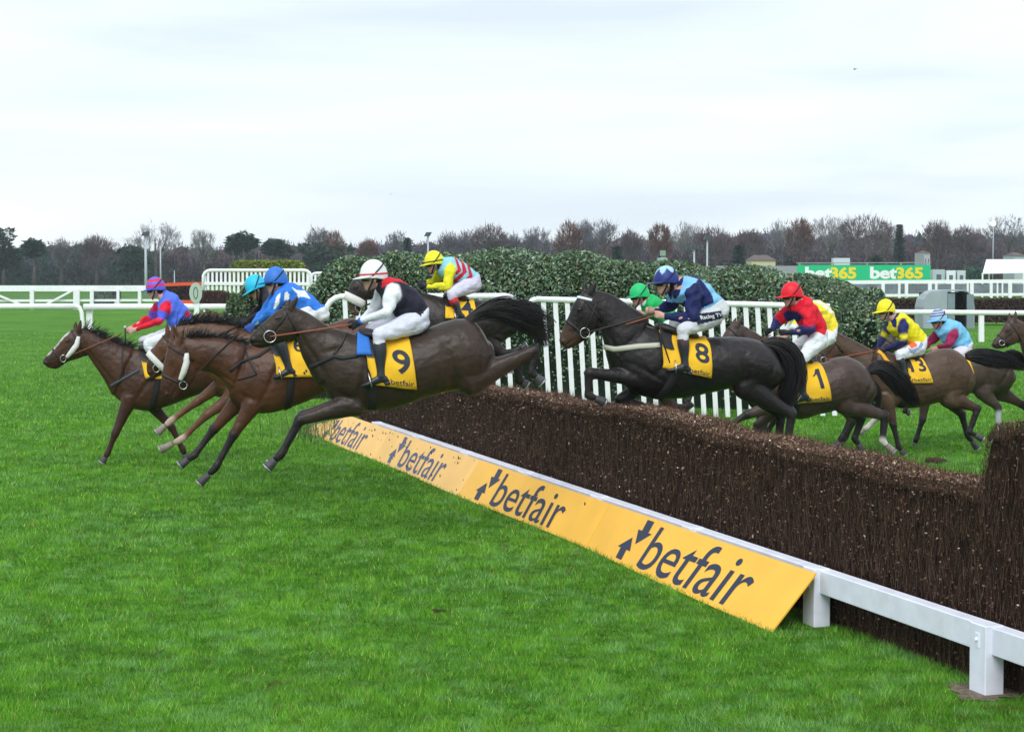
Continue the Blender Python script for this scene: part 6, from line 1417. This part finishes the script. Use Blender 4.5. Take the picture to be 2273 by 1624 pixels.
jc_ = dict(key='blue', T=T0, label='jockey in royal blue silks with a white star on the back', helmet=T8(565, 350), tilt=6, yaw=0, torso=pr(T8, (700, 450, 570, 620), (800, 465, 590, 740), (970, 560, 700, 840), (1130, 690, 860, 890), (1265, 800, 1030, 930), (1320, 880, 1160, 1020)),
  an=pl(T8, (680, 620), (500, 880), (290, 1060), (220, 1110)), af=pl(T8, (620, 620), (430, 860), (270, 1060), (200, 1100)), ln=pl(T2, (1080, 420), (860, 560), (935, 790), (835, 815)), lf=pl(T2, (1060, 410), (820, 540), (880, 760), (790, 790)),
  silk=C_(45, 118, 215), sleeve=C_(45, 118, 215), glove=C_(45, 80, 160), skin=(.45, .27, .22), cap=C_(48, 115, 205), peak=C_(30, 60, 130), breech=(.72, .74, .80),
  paint=[((.78, .82, .85), pl(T8, (785, 520), (870, 575), (990, 580), (1070, 700), (960, 665), (860, 680), (880, 630)), 0), ((.78, .82, .85), pl(T8, (700, 610), (735, 595), (768, 640), (755, 715), (690, 720)), 0), ((.78, .82, .85), pl(T8, (590, 650), (640, 610), (620, 760), (570, 830), (540, 830)), 0), ((.78, .82, .85), pl(T8, (215, 1110), (330, 1010), (345, 1035), (225, 1140)), 0)])
jockey(jc_, frc)
# cyan cap on the white-socked bay
hb = dict(seed=5, T=T0, ref=T2(800, 760), pxm=186, vox=.016, coat=(.095, .040, .018), belly=(.10, .038, .016), legc=(.11, .048, .026), points=(.13, .055, .03), label='chestnut-bay horse with white front socks stretched forward, second from the left', bodylabel='red-bay coat',
  head=pr(T1, (890, 545, 1000, 650), (835, 610, 960, 730), (800, 670, 905, 780), (768, 735, 860, 820), (765, 790, 820, 850)), ears=[(T1(905, 560), T1(900, 480)), (T1(930, 560), T1(945, 485))], eye=T1(870, 620), noseband=True, nbw=.075,
  neck=pr(T2, (190, 500, 240, 680), (330, 478, 340, 760), (470, 480, 420, 840), (600, 500, 470, 920)),
  trunk=pr(T2, (620, 520, 455, 920), (720, 530, 560, 1000), (830, 530, 720, 1000), (930, 520, 880, 950), (1030, 505, 1010, 900), (1120, 500, 1120, 850), (1200, 530, 1200, 810), (1260, 580, 1260, 760), (1300, 640, 1300, 720)),
  fn=pl(T2, (560, 970), (395, 1085), (235, 1240), (95, 1312)), ff=pl(T2, (500, 880), (330, 1000), (165, 1120), (75, 1198)), hn=pl(T2, (1160, 830), (1350, 820), (1450, 880), (1500, 930)), hf=pl(T2, (1150, 830), (1320, 800), (1420, 850), (1470, 900)),
  socks={'fn': .45, 'ff': .4}, sockcol=(.40, .30, .25), tail=pl(T2, (1290, 600), (1380, 620), (1460, 700), (1500, 780)), tailw=[.03, .07, .08, .04], tailn=140, mane=dict(len=.20, fly=.8, n=320), bit=T1(830, 780), cheek_top=T1(950, 620), hand=T8(90, 1050),
  cloth=pl(T2, (760, 560), (960, 550), (980, 800), (790, 820)))
frb, skb_, ob = horse(hb)
jb = dict(key='cyan', T=T0, label='jockey in bright cyan cap and black silks, crouched low beside the blue-capped rider', helmet=T8(262, 455), tilt=28, torso=pr(T8, (430, 460, 350, 600), (540, 480, 390, 720), (700, 560, 490, 820), (850, 650, 640, 900), (960, 740, 760, 960), (980, 840, 820, 1020)),
  an=pl(T8, (480, 640), (470, 880), (200, 1000), (110, 1035)), af=pl(T8, (430, 620), (380, 820), (180, 980), (70, 1040)), ln=pl(T8, (880, 920), (560, 1150), (640, 1450), (540, 1490)),
  silk=(.016, .016, .022), sleeve=(.018, .018, .026), glove=(.015, .015, .02), skin=(.40, .24, .2), cap=C_(40, 190, 230), peak=C_(40, 185, 225), breech=(.6, .62, .66))
jockey(jb, frb)
# leader
ha = dict(seed=2, T=T0, ref=T1(800, 850), pxm=166, coat=(.060, .025, .014), belly=(.052, .021, .011), legc=(.045, .020, .013), points=(.04, .018, .012), label='leading dark bay horse at far left with white blaze and white cheekpieces', bodylabel='dark bay coat with narrow white blaze',
  head=pr(T1, (300, 515, 395, 690), (232, 560, 330, 715), (175, 630, 240, 745), (112, 695, 185, 785), (88, 728, 135, 780)), ears=[(T1(325, 530), T1(338, 462)), (T1(300, 530), T1(305, 470))], eye=T1(248, 600),
  neck=pr(T1, (345, 515, 385, 700), (450, 560, 430, 770), (570, 610, 490, 860), (680, 645, 540, 960)), blaze=pl(T1, (236, 560), (210, 590), (185, 620), (160, 650), (130, 680)),
  trunk=pr(T1, (700, 650, 555, 960), (790, 670, 640, 1030), (880, 680, 770, 1060), (970, 680, 900, 1030), (1070, 670, 1030, 980), (1170, 650, 1150, 940), (1260, 660, 1260, 920), (1330, 720, 1335, 890), (1370, 790, 1370, 850)),
  fn=pl(T1, (645, 1010), (560, 1210), (512, 1335), (478, 1392)), ff=pl(T1, (770, 990), (930, 1165), (1000, 1305), (1035, 1385)), hn=pl(T1, (1260, 900), (1490, 900), (1600, 930), (1680, 960)), hf=pl(T1, (1250, 900), (1460, 880), (1560, 910), (1640, 950)),
  tail=pl(T1, (1350, 720), (1450, 740), (1550, 800), (1600, 880)), tailw=[.03, .07, .08, .04], tailn=140, mane=dict(len=.17, fly=.85, n=300), bit=T1(222, 715), cheek_top=T1(320, 560), cheekpiece=pl(T1, (322, 575), (308, 630), (278, 670), (245, 705)), hand=T1(600, 555), rein=(.22, .09, .04),
  girth_px=(T1(860, 760), T1(800, 1060)), breast=pl(T1, (720, 790), (650, 830), (560, 880), (530, 900)), breastw=.038, breastc=(.06, .07, .09), straps=[pl(T1, (605, 620), (605, 760), (615, 850))],
  cloth=pl(T1, (715, 660), (1000, 690), (1000, 850), (760, 850)))
fra, ska, oa = horse(ha)
stripes = lambda x, y, z: (C_(225, 35, 85) if (.10 < z < .34 or .55 < z < .80) else C_(95, 100, 215))
def exa(root, fr, L3, arms, legs, jk, jco):
    P = fr.P; m = MB(); m.tube([P(T1(628, 515), .05), P(T1(628, 630), .10)], [.011, .009], 8); m.build('whip', mat('dark'), root); m = MB(); m.ell(P(T1(625, 512), .05), (.018, 0, 0), (0, .018, 0), (0, 0, .02)); m.build('whip_cap', mat('pale'), root)
ja = dict(key='leader', T=T0, label='leading jockey in red and blue striped cap, blue silks with red armlets', helmet=T1(818, 222), tilt=8, torso=pr(T1, (890, 275, 845, 345), (950, 290, 835, 395), (1005, 350, 870, 440), (1050, 410, 905, 490), (1070, 475, 940, 540), (1060, 540, 980, 610)),
  an=pl(T1, (895, 370), (850, 470), (700, 525), (650, 540)), af=pl(T1, (850, 370), (790, 450), (680, 510), (620, 550)), ln=pl(T1, (1000, 545), (770, 625), (860, 790), (770, 830)), lf=pl(T1, (980, 545), (740, 610), (820, 770), (740, 810)),
  silk=C_(82, 115, 232), sleeve=C_(222, 22, 55), bandc=C_(78, 95, 225), lowsleeve=C_(215, 22, 50), skin=(.50, .28, .24), cap=stripes, peak=C_(80, 70, 190), breech=(.72, .75, .82), extra=exa,
  paint=[(C_(78, 95, 225), pl(T1, (800, 380), (905, 415), (880, 455), (790, 425)), 'arm'), (C_(222, 22, 60), pl(T1, (1015, 410), (1040, 405), (1055, 430), (1045, 450), (1020, 440)), 0)])
jockey(ja, fra)
# ---- haze
def haze():
    V = [(x, y, z) for x in (-420, 420) for y in (-40, 460) for z in (-1.0, 26)]
    m = bpy.data.materials.new('haze'); m.use_nodes = True; nt = m.node_tree; nt.nodes.clear(); o_ = nt.nodes.new('ShaderNodeOutputMaterial'); pv = nt.nodes.new('ShaderNodeVolumePrincipled')
    pv.inputs['Color'].default_value = (.80, .88, 1, 1); pv.inputs['Density'].default_value = .0003; nt.links.new(pv.outputs[0], o_.inputs['Volume'])
    o = mk('haze', V, [(0, 1, 3, 2), (4, 6, 7, 5), (0, 4, 5, 1), (2, 3, 7, 6), (0, 2, 6, 4), (1, 5, 7, 3)], m, None, False, fix=True); tag(o, kind='stuff')
haze()
